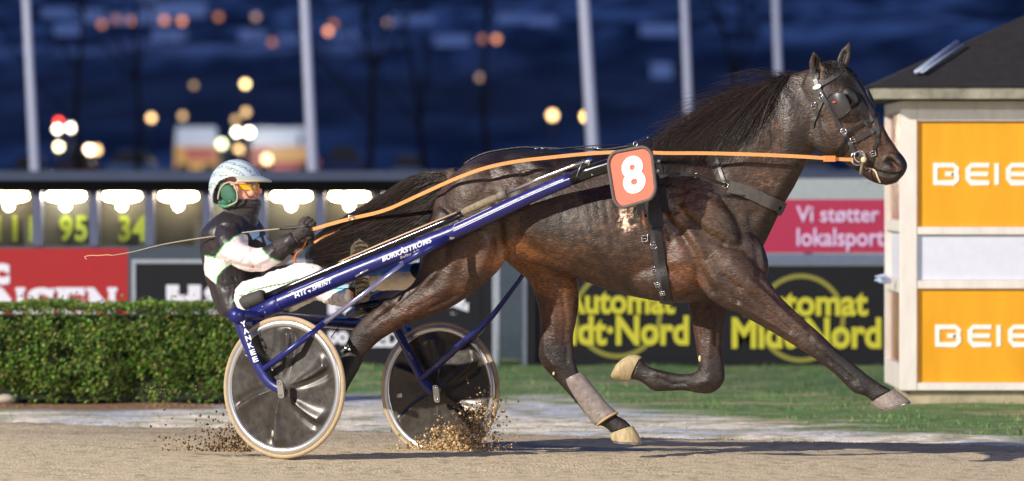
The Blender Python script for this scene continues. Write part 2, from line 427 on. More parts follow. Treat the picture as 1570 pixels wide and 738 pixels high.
SF2 = [ # inner far legs
 ([(845,445),(850,480),(850,520)], 5, .004, 0, .4), ([(862,450),(868,490),(865,530)], 4, -.005, 0, .4), ([(835,520),(838,545),(850,560)], 5, .006, 0, .4), ([(870,530),(868,555)], 4, -.006, 0, .4),
 ([(1085,475),(1090,510),(1088,545)], 4, .004, 0, .4), ([(1075,480),(1077,520)], 3, -.004, 0, .4), ([(1098,480),(1098,530)], 3, -.004, 0, .4), ([(1085,585),(1070,588)], 6, .005, 0, .4), ([(1010,580),(1030,590),(1050,588)], 3, -.004, 0, .4), ([(1005,572),(1020,576)], 5, .006, 0, .4)]
HV = strokes(HV, HQ, HF, [(s_[0], s_[1], s_[2] * 1.25) + tuple(s_[3:]) for s_ in S + SF2])
# vein and skin relief, as real relief of the hide
HN = vnormals(HV, HQ); HP2 = proj(HV)
def fbm(V, s, o=4, seed=0.0):
    return np.array([mnoise.fractal(Vector((v[0] * s + seed, v[1] * s, v[2] * s)), 1.0, 2.1, o) for v in V])
nz = fbm(HV, 9, 3); HV = HV + HN * (nz * .0022)[:, None]
HV = smooth_mesh(HV, HE, 1)
# coat colour, with blinker shade painted in by the eye
px, py = HP2[:, 0], HP2[:, 1]
hw = (HV - np.array(HF.o)) @ np.array(HF.f)
C = np.tile(hcol(88, 65, 51), (len(HV), 1))
def blob(x, y, rx, ry, col, k=1.0, ang=0, w0=-9, w1=9):
    global C
    a = R(ang); dx = px - x; dy = py - y; u = (dx * math.cos(a) + dy * math.sin(a)) / rx; v = (-dx * math.sin(a) + dy * math.cos(a)) / ry
    g = np.exp(-(u * u + v * v) ** 1.5 * .7) * k * ((hw > w0) & (hw < w1)); C = C * (1 - g[:, None]) + hcol(*col) * g[:, None]
def line_c(line, r, col, k=1.0, w0=-9, w1=9):
    global C
    g = np.exp(-(poly_dist(HP2, line) / r) ** 2) * k * ((hw > w0) & (hw < w1)); C = C * (1 - g[:, None]) + hcol(*col) * g[:, None]
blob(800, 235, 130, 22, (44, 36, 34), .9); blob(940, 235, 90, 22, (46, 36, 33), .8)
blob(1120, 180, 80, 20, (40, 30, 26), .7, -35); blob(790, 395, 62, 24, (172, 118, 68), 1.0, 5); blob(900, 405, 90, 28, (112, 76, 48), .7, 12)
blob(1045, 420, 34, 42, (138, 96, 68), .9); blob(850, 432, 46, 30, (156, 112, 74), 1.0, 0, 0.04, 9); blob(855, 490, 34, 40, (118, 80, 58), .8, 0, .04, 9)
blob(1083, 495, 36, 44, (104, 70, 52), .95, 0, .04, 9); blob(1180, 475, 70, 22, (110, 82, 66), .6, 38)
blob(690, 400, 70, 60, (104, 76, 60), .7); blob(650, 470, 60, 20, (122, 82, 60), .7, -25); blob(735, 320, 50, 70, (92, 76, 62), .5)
blob(1330, 220, 60, 34, (118, 88, 60), .75, 50); blob(1372, 262, 26, 24, (62, 52, 48), .9); blob(1300, 178, 28, 15, (140, 104, 62), .8, -20); blob(1312, 140, 26, 24, (24, 20, 19), 1.0, 40); blob(1322, 160, 14, 16, (34, 28, 26), .8, 40)  # near-black eye patch paints dark hair together with the shade inside the blinker
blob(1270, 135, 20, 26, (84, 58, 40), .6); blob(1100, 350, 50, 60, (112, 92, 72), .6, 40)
blob(1258, 112, 5, 10, (150, 118, 82), .8, 0, -.2, 0); blob(1250, 90, 8, 14, (92, 62, 46), .6)
for ln, r in (([(1262,530),(1300,562),(1330,590),(1352,606)], 24), ([(870,590),(930,650),(960,660)], 26), ([(1090,575),(1070,590),(1020,585),(975,567)], 24), ([(540,515),(515,580),(490,640)], 28), ([(855,545),(870,575)], 24)):
    line_c(ln, r, (58, 46, 42), .9)
line_c([(1240,520),(1262,533)], 8, (96, 74, 66), .5); line_c([(1370,254),(1374,258)], 3.2, (150, 84, 78), .7, -.2, -.02)
line_c([(1362,249),(1368,246),(1366,256)], 3, (14, 10, 10), .9, -.2, -.01); line_c([(1382,267),(1365,269),(1345,264)], 1.6, (16, 12, 11), .9)
C2 = C.copy()
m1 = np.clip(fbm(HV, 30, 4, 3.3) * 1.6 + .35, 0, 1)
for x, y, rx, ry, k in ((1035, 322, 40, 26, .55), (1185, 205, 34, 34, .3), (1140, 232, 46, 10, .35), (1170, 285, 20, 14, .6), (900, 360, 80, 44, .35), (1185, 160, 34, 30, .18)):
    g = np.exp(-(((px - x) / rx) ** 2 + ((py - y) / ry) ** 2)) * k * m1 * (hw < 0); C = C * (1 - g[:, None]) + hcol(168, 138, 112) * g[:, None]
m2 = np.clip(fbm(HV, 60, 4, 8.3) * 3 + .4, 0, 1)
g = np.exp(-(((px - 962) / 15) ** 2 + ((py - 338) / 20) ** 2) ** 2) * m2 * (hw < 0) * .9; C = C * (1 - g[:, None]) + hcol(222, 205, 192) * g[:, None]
C *= (1 + .16 * fbm(HV, 5, 4, 1.7))[:, None]
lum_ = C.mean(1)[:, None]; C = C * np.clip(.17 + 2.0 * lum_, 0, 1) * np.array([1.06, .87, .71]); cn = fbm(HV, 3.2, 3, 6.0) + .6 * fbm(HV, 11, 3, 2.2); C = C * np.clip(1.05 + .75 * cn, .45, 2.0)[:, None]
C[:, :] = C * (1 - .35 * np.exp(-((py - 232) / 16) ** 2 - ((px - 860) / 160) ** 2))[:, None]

m = mat('horse coat', (.05, .03, .02), rough=.55, attr='Col', spec=.55)
t = m.node_tree; b = t.nodes['Principled BSDF']; a = [n for n in t.nodes if n.type == 'VERTEX_COLOR'][0]
tc = t.nodes.new('ShaderNodeTexCoord'); mp = t.nodes.new('ShaderNodeMapping'); mp.inputs['Scale'].default_value = (1, 1, 1.6); mp.inputs['Rotation'].default_value = (0, R(25), 0)
t.links.new(tc.outputs['Object'], mp.inputs[0])
n1 = t.nodes.new('ShaderNodeTexNoise'); n1.inputs['Scale'].default_value = 40; n1.inputs['Detail'].default_value = 2.5; n1.inputs['Distortion'].default_value = 1.2
n2 = t.nodes.new('ShaderNodeTexNoise'); n2.inputs['Scale'].default_value = 190; n2.inputs['Detail'].default_value = 3
n3 = t.nodes.new('ShaderNodeTexNoise'); n3.inputs['Scale'].default_value = 7; n3.inputs['Detail'].default_value = 6
mp2 = t.nodes.new('ShaderNodeMapping'); mp2.inputs['Scale'].default_value = (.22, .3, 1.5); mp2.inputs['Rotation'].default_value = (0, R(-35), 0); t.links.new(tc.outputs['Object'], mp2.inputs[0])
t.links.new(mp.outputs[0], n1.inputs['Vector']); t.links.new(mp2.outputs[0], n2.inputs['Vector']); t.links.new(tc.outputs['Object'], n3.inputs['Vector'])
mr = t.nodes.new('ShaderNodeMapRange'); mr.inputs[1].default_value = .35; mr.inputs[2].default_value = .68; mr.inputs[3].default_value = .5; mr.inputs[4].default_value = 1.75
t.links.new(n2.outputs[0], mr.inputs[0])
mr1 = t.nodes.new('ShaderNodeMapRange'); mr1.inputs[1].default_value = .35; mr1.inputs[2].default_value = .7; mr1.inputs[3].default_value = .75; mr1.inputs[4].default_value = 1.3
t.links.new(n1.outputs[0], mr1.inputs[0])
mm = t.nodes.new('ShaderNodeMath'); mm.operation = 'MULTIPLY'; t.links.new(mr.outputs[0], mm.inputs[0]); t.links.new(mr1.outputs[0], mm.inputs[1])
x = t.nodes.new('ShaderNodeMix'); x.data_type = 'RGBA'; x.blend_type = 'MULTIPLY'; x.inputs[0].default_value = 1
t.links.new(a.outputs[0], x.inputs[6]); t.links.new(mm.outputs[0], x.inputs[7]); t.links.new(x.outputs[2], b.inputs['Base Color'])
rr = t.nodes.new('ShaderNodeMapRange'); rr.inputs[1].default_value = .35; rr.inputs[2].default_value = .65; rr.inputs[3].default_value = .43; rr.inputs[4].default_value = .64
t.links.new(n3.outputs[0], rr.inputs[0]); t.links.new(rr.outputs[0], b.inputs['Roughness'])
ad = t.nodes.new('ShaderNodeMath'); ad.operation = 'MULTIPLY_ADD'; ad.inputs[1].default_value = .22; t.links.new(n2.outputs[0], ad.inputs[0]); t.links.new(n1.outputs[0], ad.inputs[2])
bp = t.nodes.new('ShaderNodeBump'); bp.inputs['Strength'].default_value = .36; bp.inputs['Distance'].default_value = .012
t.links.new(ad.outputs[0], bp.inputs['Height']); t.links.new(bp.outputs[0], b.inputs['Normal'])

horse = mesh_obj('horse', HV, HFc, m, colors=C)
tag(horse, 'dark bay trotting horse in full stride wearing racing harness, black mane and tail flying', 'horse')
HB = BVHTree.FromPolygons([tuple(v) for v in HV], HFc)
def push_out(p, marg):
    loc, nor, idx, d = HB.find_nearest(p)
    if loc is None: return p
    if (p - loc).dot(nor) < marg: return loc + nor * marg if (p - loc).length < .12 or (p - loc).dot(nor) < 0 else p
    return p
def hit(px_, py_):
    D = Vector(((px_ - 785) / F, 1, -(py_ - HY) / F)).normalized(); loc, nor, i, d = HB.ray_cast(Vector(CAMP), D)
    return (loc, nor) if loc is not None else (None, None)
# hooves
horn = mat('hoof horn', srgb(168, 148, 110), rough=.6, var=.35, vscale=60, stretch=(1, 1, .25), bump=.3, bscale=120)
horn2 = mat('grey hoof horn', srgb(128, 116, 106), rough=.55, var=.35, vscale=60, bump=.3, bscale=120)
shoe = mat('worn horseshoe', srgb(150, 146, 140), rough=.35, metal=.8, var=.2)
def hoof(rings, m_, sole=None):
    mb = MB(); loft_pairs(mb, rings, HF, k=5, n=24); o = mb.build('hoof', m_, horse, auto=50)
    if sole:
        mb = MB(); loft_pairs(mb, sole, HF, k=2, n=24); mb.build('horseshoe', shoe, o, auto=40)
hoof([(1335,618,1371,597,NF,.034),(1340,623,1380,603,NF,.040),(1346,628,1389,610,NF,.046),(1351,630,1396,616,NF,.050)], horn2,
     [(1351,630.5,1396,616.5,NF,.052),(1351.8,632.5,1396.5,618.5,NF,.052)])
hoof([(936,665,970,653,FH,.033),(936,670,975,660,FH,.039),(938,675,980,669,FH,.045),(940,676,983,679,FH,.049)], horn,
     [(940,676.5,983,679.5,FH,.051),(940,679,983,682,FH,.051)])
hoof([(966,584,983,547,FF_,.033),(957,584,974,544,FF_,.040),(949,583,962,546,FF_,.045),(942,582,948,556,FF_,.040),(939,580,940,570,FF_,.03)], horn, None)
hoof([(470,640,499,658,NH,.033),(464,646,496,664,NH,.040),(458,652,493,672,NH,.046),(455,656,492,676,NH,.050)], horn)
# eyes
dark = mat('eye', (.01, .006, .004), rough=.05, coat=1)
for s_ in (-1, 1):
    mb = MB(); mb.sph(HF(1306, 158, s_ * .078), .019); mb.build('eye', dark, horse)
# chestnuts of the legs
ches = mat('chestnut', srgb(214, 192, 140), rough=.7)
for (x_, y_, w_, rx_, rz_) in ((1073, 550, FF_ - .035, .007, .016), (849, 573, FH - .037, .006, .009)):
    mb = MB(); mb.ell(HF(x_, y_, w_), [HF.e * rx_, HF.f * .006, Vector((0, 0, rz_))]); mb.build('chestnut', ches, horse)
# hair
hair = mat('mane hair', srgb(42, 30, 25), rough=.38, spec=.5, attr='Col')
def strands(name, gen, n, r0, pcol=(42, 30, 25)):
    V = []; Fc = []; Cc = []
    for i in range(n):
        pts, rad = gen(i)
        c = hcol(*pcol) * random.choice([.2, .35, .55, .9, 1.9]) * random.uniform(.8, 1.2) * np.array([1, random.uniform(.85, 1), random.uniform(.75, 1)])
        b0 = len(V); L = len(pts)
        for j, p in enumerate(pts):
            a = pts[max(0, j - 1)]; b = pts[min(L - 1, j + 1)]; t_ = (b - a).normalized(); u = t_.cross(Vector((.2, -1, .1))); u.normalize(); v = t_.cross(u)
            r = rad * (1 - .85 * (j / (L - 1)) ** 2)
            for k in range(3):
                an = k * 2.0944; V.append(tuple(p + u * math.cos(an) * r + v * math.sin(an) * r)); Cc.append(c)
        for j in range(L - 1):
            for k in range(3):
                a = b0 + j * 3 + k; b = b0 + j * 3 + (k + 1) % 3; Fc.append((a, b, b + 3, a + 3))
    return mesh_obj(name, V, Fc, hair, horse, True, colors=np.array(Cc))
crest = [(1238,109),(1215,114),(1195,120),(1170,131),(1140,149),(1110,170),(1080,190),(1050,203),(1022,212)]
def crest_at(t_):
    t_ = t_ * (len(crest) - 1); i = min(int(t_), len(crest) - 2); f_ = t_ - i
    return (crest[i][0] * (1 - f_) + crest[i + 1][0] * f_, crest[i][1] * (1 - f_) + crest[i + 1][1] * f_)
def mane_gen(i):
    t_ = .17 + .83 * random.random() ** .85; x0, y0 = crest_at(t_ * .93); cl = math.sin(t_ * 40) * .5 + random.uniform(-.5, .5)
    if random.random() < .018:     # flying wisps
        q = random.choice([(1195, 118, -85, -20), (1160, 135, -75, -24), (1215, 113, -70, -8), (1130, 155, -55, -16)])
        x0, y0 = q[0] + random.uniform(-12, 12), q[1] + random.uniform(-2, 6); dx, dy = q[2] * random.uniform(.5, 1.1), q[3] * random.uniform(.3, 1.1)
        pts = []
        for j in range(9):
            s_ = j / 8; pts.append(HF(x0 + dx * s_, y0 + dy * math.sin(s_ * 2.2) * 1.0 + 8 * s_ * s_, random.uniform(-.004, .004) - .01 - .02 * s_))
        return pts, .0007
    fall = random.random()
    L = random.uniform(95, 165) * (1 - .25 * t_)
    ang = R(random.gauss(148, 11) - 28 * (fall - .3) + 14 * (t_ - .5))     # image direction, left and down
    pts = []; wS = random.uniform(-.03, .03); wE = -.05 - .13 * random.random()
    bow = random.uniform(-4, 8) * (1.2 - fall); xe = random.gauss(1018, 13)
    for j in range(10):
        s_ = j / 9; x = x0 + math.cos(ang) * L * s_; y = y0 + math.sin(ang) * L * s_ - bow * math.sin(s_ * math.pi) * (1 - .4 * s_) + 10 * s_ * s_ + cl * 5 * math.sin(s_ * 5)
        x = xe + (x - xe) * .22 if x < xe else x
        p = HF(x, y, wS * (1 - s_) + wE * s_ ** .6)
        pts.append(push_out(p, .004 + .012 * random.random()))
    return pts, random.uniform(.0007, .0012)
strands('mane', mane_gen, 5000, .001, (48, 36, 31))
def fore_gen(i):
    x0, y0 = random.uniform(1256, 1290), random.uniform(93, 100); w0 = random.uniform(-.04, .04); pts = []
    dx = random.uniform(8, 26); dy = random.uniform(22, 44); 
    for j in range(7):
        s_ = j / 6; pts.append(push_out(HF(x0 + dx * s_, y0 - 3 * math.sin(s_ * 3) + dy * s_, w0 - .02 * s_), .004 + .008 * random.random()))
    return pts, .0011
strands('forelock', fore_gen, 420, .001, (34, 27, 25))
top = [(700,266),(668,263),(640,270),(615,283),(590,303),(560,322),(530,340),(505,355),(482,372),(462,392)]
bot = [(688,292),(662,335),(640,362),(612,378),(580,394),(550,404),(520,408),(498,408),(480,408),(466,408)]
topc = catmull(top, 3); botc = catmull(bot, 3)
def tail_gen(i):
    a_ = random.random(); a2 = min(1, max(0, a_ + random.gauss(0, .12))); start = int(random.random() ** 2 * len(topc) * .30)
    end = int(len(topc) * random.uniform(.55, 1.0)); wob = random.uniform(-1, 1); ph = random.uniform(0, 6); pts = []
    wd = random.uniform(-.05, .05)
    idx = np.linspace(start, max(end - 1, start + 4), 12)
    for j, ii in enumerate(idx):
        s_ = j / 11; k = a_ * (1 - s_) + a2 * s_
        i0 = int(ii); f_ = ii - i0; i1 = min(i0 + 1, len(topc) - 1)
        T = topc[i0] * (1 - f_) + topc[i1] * f_; B = botc[i0] * (1 - f_) + botc[i1] * f_
        q = T * (1 - k) + B * k; s2 = 4 * math.sin(ii * .35 + ph) * s_
        edge = random.gauss(0, .3)
        pts.append(HF(q[0] + edge, q[1] + s2 + edge - (0 if a_ > .15 else 7 * s_), .01 + wd * (1 + s_) + .30 * (ii / len(topc)) ** 1.6))
    return pts, .0013
strands('tail', tail_gen, 3600, .001, (46, 34, 29))
# whiskers
def wh(i):
    x0, y0 = random.uniform(1322, 1372), random.uniform(276, 281); dx = random.uniform(-18, 2); w0 = random.uniform(-.04, .03)
    return [HF(x0 + dx * s_ / 4, y0 + random.uniform(6, 11) * s_ / 4, w0) for s_ in range(5)], .0004
strands('whiskers', wh, 16, .001, (90, 80, 75))
# ------------------------------------------------------------------ ground
E0 = np.array([-2.80, 4.2]); E1 = np.array([2.62, .9]); ed = (E1 - E0) / np.linalg.norm(E1 - E0); en = np.array([-ed[1], ed[0]])
def edge_dist(x, y): return (x - E0[0]) * en[0] + (y - E0[1]) * en[1]
def n2(x, y, s, sd=0.0, o=4): return np.array([mnoise.fractal(Vector((a * s + sd, b * s, sd)), 1.0, 2.0, o) for a, b in zip(x, y)])
def grid(name, x0, x1, y0, y1, sx, sy, colf, zf, m, kind='structure'):
    nx = int((x1 - x0) / sx) + 1; ny = int((y1 - y0) / sy) + 1
    X, Y = np.meshgrid(np.linspace(x0, x1, nx), np.linspace(y0, y1, ny)); X = X.ravel(); Y = Y.ravel()
    Z = zf(X, Y); V = np.stack([X, Y, Z], 1)
    Fc = [(j * nx + i, j * nx + i + 1, (j + 1) * nx + i + 1, (j + 1) * nx + i) for j in range(ny - 1) for i in range(nx - 1)]
    o = mesh_obj(name, V, Fc, m, colors=colf(X, Y) if colf else None); o['kind'] = kind; return o
def lin(c): return np.array(srgb(*c)[:3])
def mixc(a, b, k): return a * (1 - k)[:, None] + b * k[:, None]
def infield_col(X, Y):
    d = edge_dist(X, Y); n = n2(X, Y, 1.4); nn = n2(X * 1.0, Y * .6, 5, 3.0); n3_ = n2(X * .5, Y, 2.2, 9.0)
    g = mixc(np.tile(lin((88, 124, 70)), (len(X), 1)), lin((124, 138, 92)), np.clip(.4 + 1.3 * nn, 0, 1))
    g = mixc(g, lin((176, 158, 128)), np.clip((n3_ - .18) * 3, 0, .8))
    wv = np.interp(X, [-6, -3.4, -2.4, -1, .4, 1.6, 3, 5], [1.7, 1.9, 2.6, 6.0, 5.2, 2.3, .9, .8])
    k = np.clip((wv - d) / .9 + 1.5 * n + .5 * nn, 0, 1)
    pale = mixc(np.tile(lin((240, 226, 206)), (len(X), 1)), lin((192, 194, 202)), np.clip(.35 + 1.6 * n2(X, Y * .5, 1.1, 5.0) + (d - 2.0) * .22, 0, 1))
    pale = mixc(pale, lin((160, 156, 122)), np.clip((nn - .02) * 4, 0, .85))
    c = mixc(g, pale, k)
    dd = np.exp(-((X + 5) ** 2 / 14 + 0)) * 0
    sl = np.clip((Y - 6.2 + .5 * n) / .5, 0, 1) * np.clip((-1.5 - X + .3 * nn) / .4, 0, 1); c = mixc(c, lin((142, 112, 86)), sl)
    return c
gm = mat('infield turf', (.1, .1, .05), rough=.9, attr='Col', var=.3, vscale=9, bump=.8, bscale=26, bdist=.03, spec=.2)
grid('infield', -9, 9, -1.5, 24, .09, .12, infield_col, lambda X, Y: .012 * n2(X, Y, 2.0, 4.0) * np.clip(edge_dist(X, Y), 0, 1) + np.clip(edge_dist(X, Y) * .04, -.02, .02), gm)
sand = mat('track sand', srgb(196, 172, 138), rough=.95, var=.16, vscale=2.2, bump=.7, bscale=60, bdist=.012, spec=.1, stretch=(.35, 1.2, 1), detail=10)
def track_poly():
    p = E0 - ed * 60; q = E1 + ed * 60
    # rough-edged sheet
    n = 900; ts = np.concatenate([np.linspace(-60, -6, 30), np.linspace(-5.9, 16, n), np.linspace(16.1, 60, 30)])
    far = [E0 + ed * t_ + en * (.10 * mnoise.fractal(Vector((t_ * 1.3, 0, 0)), 1, 2, 5)) for t_ in ts]
    V = [(f_[0], f_[1], .006 + .006) for f_ in far]; V += [(f_[0] - en[0] * .25, f_[1] - en[1] * .25, .012) for f_ in far]
    V += [(E0[0] + ed[0] * t_ - en[0] * 60, E0[1] + ed[1] * t_ - en[1] * 60, .012) for t_ in ts]; L = len(ts)
    Fc = [(i, i + 1, L + i + 1, L + i) for i in range(L - 1)] + [(L + i, L + i + 1, 2 * L + i + 1, 2 * L + i) for i in range(L - 1)]
    o = mesh_obj('track', V, Fc, sand); o['kind'] = 'structure'; return o
# ground sheet to the horizon, with the raised parking level and hills
far_grass = mat('far grass', srgb(48, 52, 44), rough=.95, var=.3, vscale=.3)
def terr_z(X, Y):
    z = -.06 + 1.9 * np.clip((Y - 60) / 90, 0, 1) ** 1.2
    return z
grid('ground', -260, 260, -50, 420, 4, 4, None, terr_z, far_grass)
bpy.data.objects['ground'].location.z = -.03
# the track surface carries hoof prints: fine real relief near the race line
def track_z(X, Y): return .012 + .004 * n2(X * 1.0, Y, 6, 2.0, 5) + .004 * n2(X, Y, 1.2, 7.0, 2)
def track_col(X, Y):
    d = edge_dist(X, Y); n = n2(X * .35, Y * 1.3, 1.6, 6.0, 5)
    base = np.tile(lin((206, 187, 156)), (len(X), 1))
    wet = mixc(base, lin((166, 150, 126)), np.clip((d + 1.6) / 1.5 + .8 * n, 0, 1) * .8)
    wet = mixc(wet, lin((150, 130, 106)), np.clip((n2(X, Y, 14, 1.0, 3) - .22) * 4, 0, .7))
    return wet
tm = mat('track sand surface', (.4, .33, .25), rough=.95, attr='Col', var=.10, vscale=30, bump=.9, bscale=70, bdist=.012, spec=.1)
def track_fine():
    a0, a1, b0, b1 = -5.0, 12.5, -7.0, .05
    na = 440; nb = 170; A, B = np.meshgrid(np.linspace(a0, a1, na), np.linspace(b1, b0, nb)); A = A.ravel(); B = B.ravel()
    jag = np.array([mnoise.fractal(Vector((a * 1.5, 0, 0)), 1, 2, 5) for a in np.linspace(a0, a1, na)]); jag = np.tile(jag, nb) * .14 * np.exp(B)
    X = E0[0] + ed[0] * A + en[0] * (B + jag); Y = E0[1] + ed[1] * A + en[1] * (B + jag)
    Z = track_z(X, Y) + .012 + .0035 * np.sin(edge_dist(X, Y) * 2 * np.pi / .075 + 3 * n2(X * .5, Y * .5, 1.0, 31.0, 2)) * np.clip(.5 + 1.5 * n2(X, Y, .9, 41.0, 2), 0, 1) + .010 * np.minimum(0, n2(X * .8, Y, 3.2, 21.0, 3) + .18) - .03 * (B > -.001)
    V = np.stack([X, Y, Z], 1); Fc = [(j * na + i, j * na + i + 1, (j + 1) * na + i + 1, (j + 1) * na + i) for j in range(nb - 1) for i in range(na - 1)]
    o = mesh_obj('track', V, Fc, tm, colors=track_col(X, Y)); o['kind'] = 'structure'
track_fine()
def sand_outer():
    q = [(-60, -60), (60, -60), (60, -1.6), (-60, -1.6)]
    V = [(-60, -60, -.035), (60, -60, -.035), (60, -1.0, -.035), (-60, -1.0, -.035)]
    o = mesh_obj('track', V, [(0, 1, 2, 3)], sand, smooth=False); o['kind'] = 'structure'
sand_outer()
# hills
def hill_z(X, Y):
    t_ = np.clip((Y - 380) / 720, 0, 2); return 1.6 + 36 * t_ ** 1.05 + np.clip(Y - 1050, 0, 999) * .8 + 2.2 * n2(X, Y, .012, 3.0) * np.clip(t_ * 3, 0, 1)
def hill_col(X, Y):
    n = n2(X, Y * .16, .13, 1.0, 5); n_ = n2(X, Y * .15, .34, 11.0, 4)
    c = np.tile(np.array([.062, .082, .115]), (len(X), 1)); c = mixc(c, np.array([.18, .225, .29]), np.clip(.4 + 1.8 * n, 0, 1))  # base tones carry the blue of far haze in their colour
    band = np.exp(-((Y - 560) / 95) ** 4); c = mixc(c, np.array([.125, .115, .12]), band * .7)
    sn = np.clip((n_ + .6 * n - .06) * 4, 0, 1) * np.clip((Y - 690) / 30, .12, 1); c = mixc(c, np.array([.44, .56, .68]), sn * .7)
    rd = np.exp(-((Y - 705 - 10 * n) / 9.0) ** 2) * np.clip(.6 + 2 * n_, 0, 1) * (X < -8); c = mixc(c, np.array([.60, .66, .74]), rd)
    return c
hm = mat('hillside', (.05, .05, .08), rough=1, attr='Col', var=.28, vscale=.22, stretch=(1, .12, 1), spec=0)
grid('hills', -200, 200, 380, 1300, 2.5, 3.5, hill_col, hill_z, hm)
def gz(Y): return float(terr_z(np.array([0.]), np.array([Y]))[0]) - .03 if Y < 400 else 0

# ------------------------------------------------------------------ grass blades, stuff
def blades(name, n, region, label):
    V = []; Fc = []; Cc = []
    k = 0
    while k < n:
        x, y = region(); d = edge_dist(np.array([x]), np.array([y]))[0]
        if d < .25 or (x < -1.5 and y > 6.0): continue
        k += 1
        z0 = .0; h_ = random.uniform(.012, .034) * (1.2 + 1.3 * mnoise.noise(Vector((x * 3, y * 1.5, 4)))); a = random.uniform(0, 6.28); wd = random.uniform(.003, .006); lean = Vector((random.gauss(0, .4), random.gauss(0, .4), 1)) * h_
        b0 = len(V); u = Vector((math.cos(a), math.sin(a), 0)) * wd; p = Vector((x, y, z0))
        V += [tuple(p - u), tuple(p + u), tuple(p + lean)]; Fc.append((b0, b0 + 1, b0 + 2))
        c = lin(random.choice([(84, 126, 66), (104, 140, 80), (66, 108, 54), (150, 152, 108)])) * random.uniform(.7, 1.2) * (1 + .5 * mnoise.noise(Vector((x * 1.7, y * .8, 9)))); Cc += [c, c, c]
    o = mesh_obj(name, V, Fc, mat('grass blade', (.1, .14, .05), rough=.7, attr='Col', spec=.2), colors=np.array(Cc)); tag(o, label, None, None, 'stuff'); return o
def reg():
    while True:
        x = random.uniform(-5, 5.5); y = random.uniform(-.5, 16)
        d = (x - E0[0]) * en[0] + (y - E0[1]) * en[1]
        wv = np.interp(x, [-6, -3.4, -2.4, -1, .4, 1.6, 3, 5], [1.7, 1.9, 2.6, 6.0, 5.2, 2.3, .9, .8])
        q = (d - wv) / .7 + 1.8 * mnoise.noise(Vector((x * 2.2, y * 1.4, 0))) + .4
        if random.random() < max(.02, min(1, q)): return x, y
blades('grass', 60000, reg, 'short green turf of the infield thinning into pale frosty sand beside the track')

# ------------------------------------------------------------------ hedge
def hedge():
    x0, x1 = -7.5, (374 - 785) * 39.6 / F; y0, y1 = 7.45, 8.35; H = .63
    V = []; Fc = []; Cc = []
    cols = [(96, 134, 44), (76, 112, 34), (126, 158, 58), (54, 84, 28), (136, 132, 66)]
    n = 0
    while n < 95000:
        x = random.uniform(x0, x1); top_ = H + .035 * mnoise.noise(Vector((x * 3, 0, 0))) + .02 * mnoise.noise(Vector((x * 11, 0, 0)))
        f_ = random.random()
        if f_ < .66: y = y0 + abs(random.gauss(0, .035)) ; z = random.uniform(.03, top_)
        elif f_ < .92: y = random.uniform(y0, y1); z = top_ - abs(random.gauss(0, .025))
        else: x = x1 - abs(random.gauss(0, .03)); y = random.uniform(y0, y1); z = random.uniform(.03, top_)
        bulge = .10 * mnoise.noise(Vector((x * 5, z * 3.5, 3))) - .12 * max(0, 1 - z / .22) + .035 * mnoise.noise(Vector((x * 12, z * 12, 7))); y = y - bulge if f_ < .66 else y
        if f_ < .66 and mnoise.noise(Vector((x * 6, z * 8, 9))) < -.28 and random.random() < .75: continue
        if z < .12 and random.random() < .5: continue
        n += 1
        if random.random() < .03 and f_ > .66: z += random.uniform(0, .05) * (1 + mnoise.noise(Vector((x * 9, 0, 0))))
        s_ = random.uniform(.006, .016); a = Vector((random.gauss(0, 1), random.gauss(0, 1), random.gauss(0, 1))).normalized(); b_ = a.orthogonal().normalized(); c_ = a.cross(b_)
        p = Vector((x, y, z)); b0 = len(V)
        V += [tuple(p - b_ * s_), tuple(p + c_ * s_ * .5), tuple(p + b_ * s_), tuple(p - c_ * s_ * .5)]; Fc.append((b0, b0 + 1, b0 + 2, b0 + 3))
        col = lin(random.choice(cols)) * random.uniform(.55, 1.15) * (1.0 + .25 * mnoise.noise(Vector((x * 2, z * 3, 5)))); 
        if mnoise.noise(Vector((x * 1.6, z * 2, 15))) > .3 and random.random() < .35: col = lin((158, 132, 78)) * .8
        Cc += [col] * 4
    o = mesh_obj('hedge', V, Fc, mat('hedge leaf', (.1, .14, .05), rough=.55, attr='Col', spec=.35), colors=np.array(Cc))
    tag(o, 'low clipped green hedge along the track edge below the red board', 'hedge')
    mb = MB()
    for i in range(90):
        x = random.uniform(x0, x1 - .05); y = random.uniform(y0 + .06, y1); mb.tube([(x, y, 0), (x + random.gauss(0, .02), y, .2), (x + random.gauss(0, .06), y, .5)], [.008, .006, .003], 6)
    mb.build('stem', mat('hedge stem', srgb(92, 70, 48), rough=.9, var=.3), o)['kind'] = 'stuff'
    mb = MB(); mb.box((x0, y0 + .12, .05), (x1 - .1, y1 - .05, H - .08)); mb.build('dark_core', mat('hedge dark core', srgb(38, 44, 24), rough=1, var=.5, vscale=40), o, smooth=False)  # solid dark box; the shade inside the hedge is put into its colour
hedge()
# soil strip under the hedge
def soil():
    mb = MB()
    for i in range(260):
        x = random.uniform(-6, -1.6); y = 7.25 + random.gauss(0, .12); r_ = random.uniform(.006, .022); mb.sph((x, y, r_ * .4), r_, 6, 4)
    o = mb.build('soil_clods', mat('soil', srgb(128, 98, 72), rough=1, var=.4)); tag(o, 'brown soil clods and dead leaves along the foot of the hedge', kind='stuff')
soil()
mb = MB(); mb.ell(P(8, 612, 7.2), [(.06, 0, 0), (0, .05, 0), (0, 0, .03)], 12, 8); tag(mb.build('stone', mat('pale stone', srgb(176, 162, 146), rough=.9, var=.2)), 'pale rounded stone lying at the foot of the hedge near the left edge', 'stone')

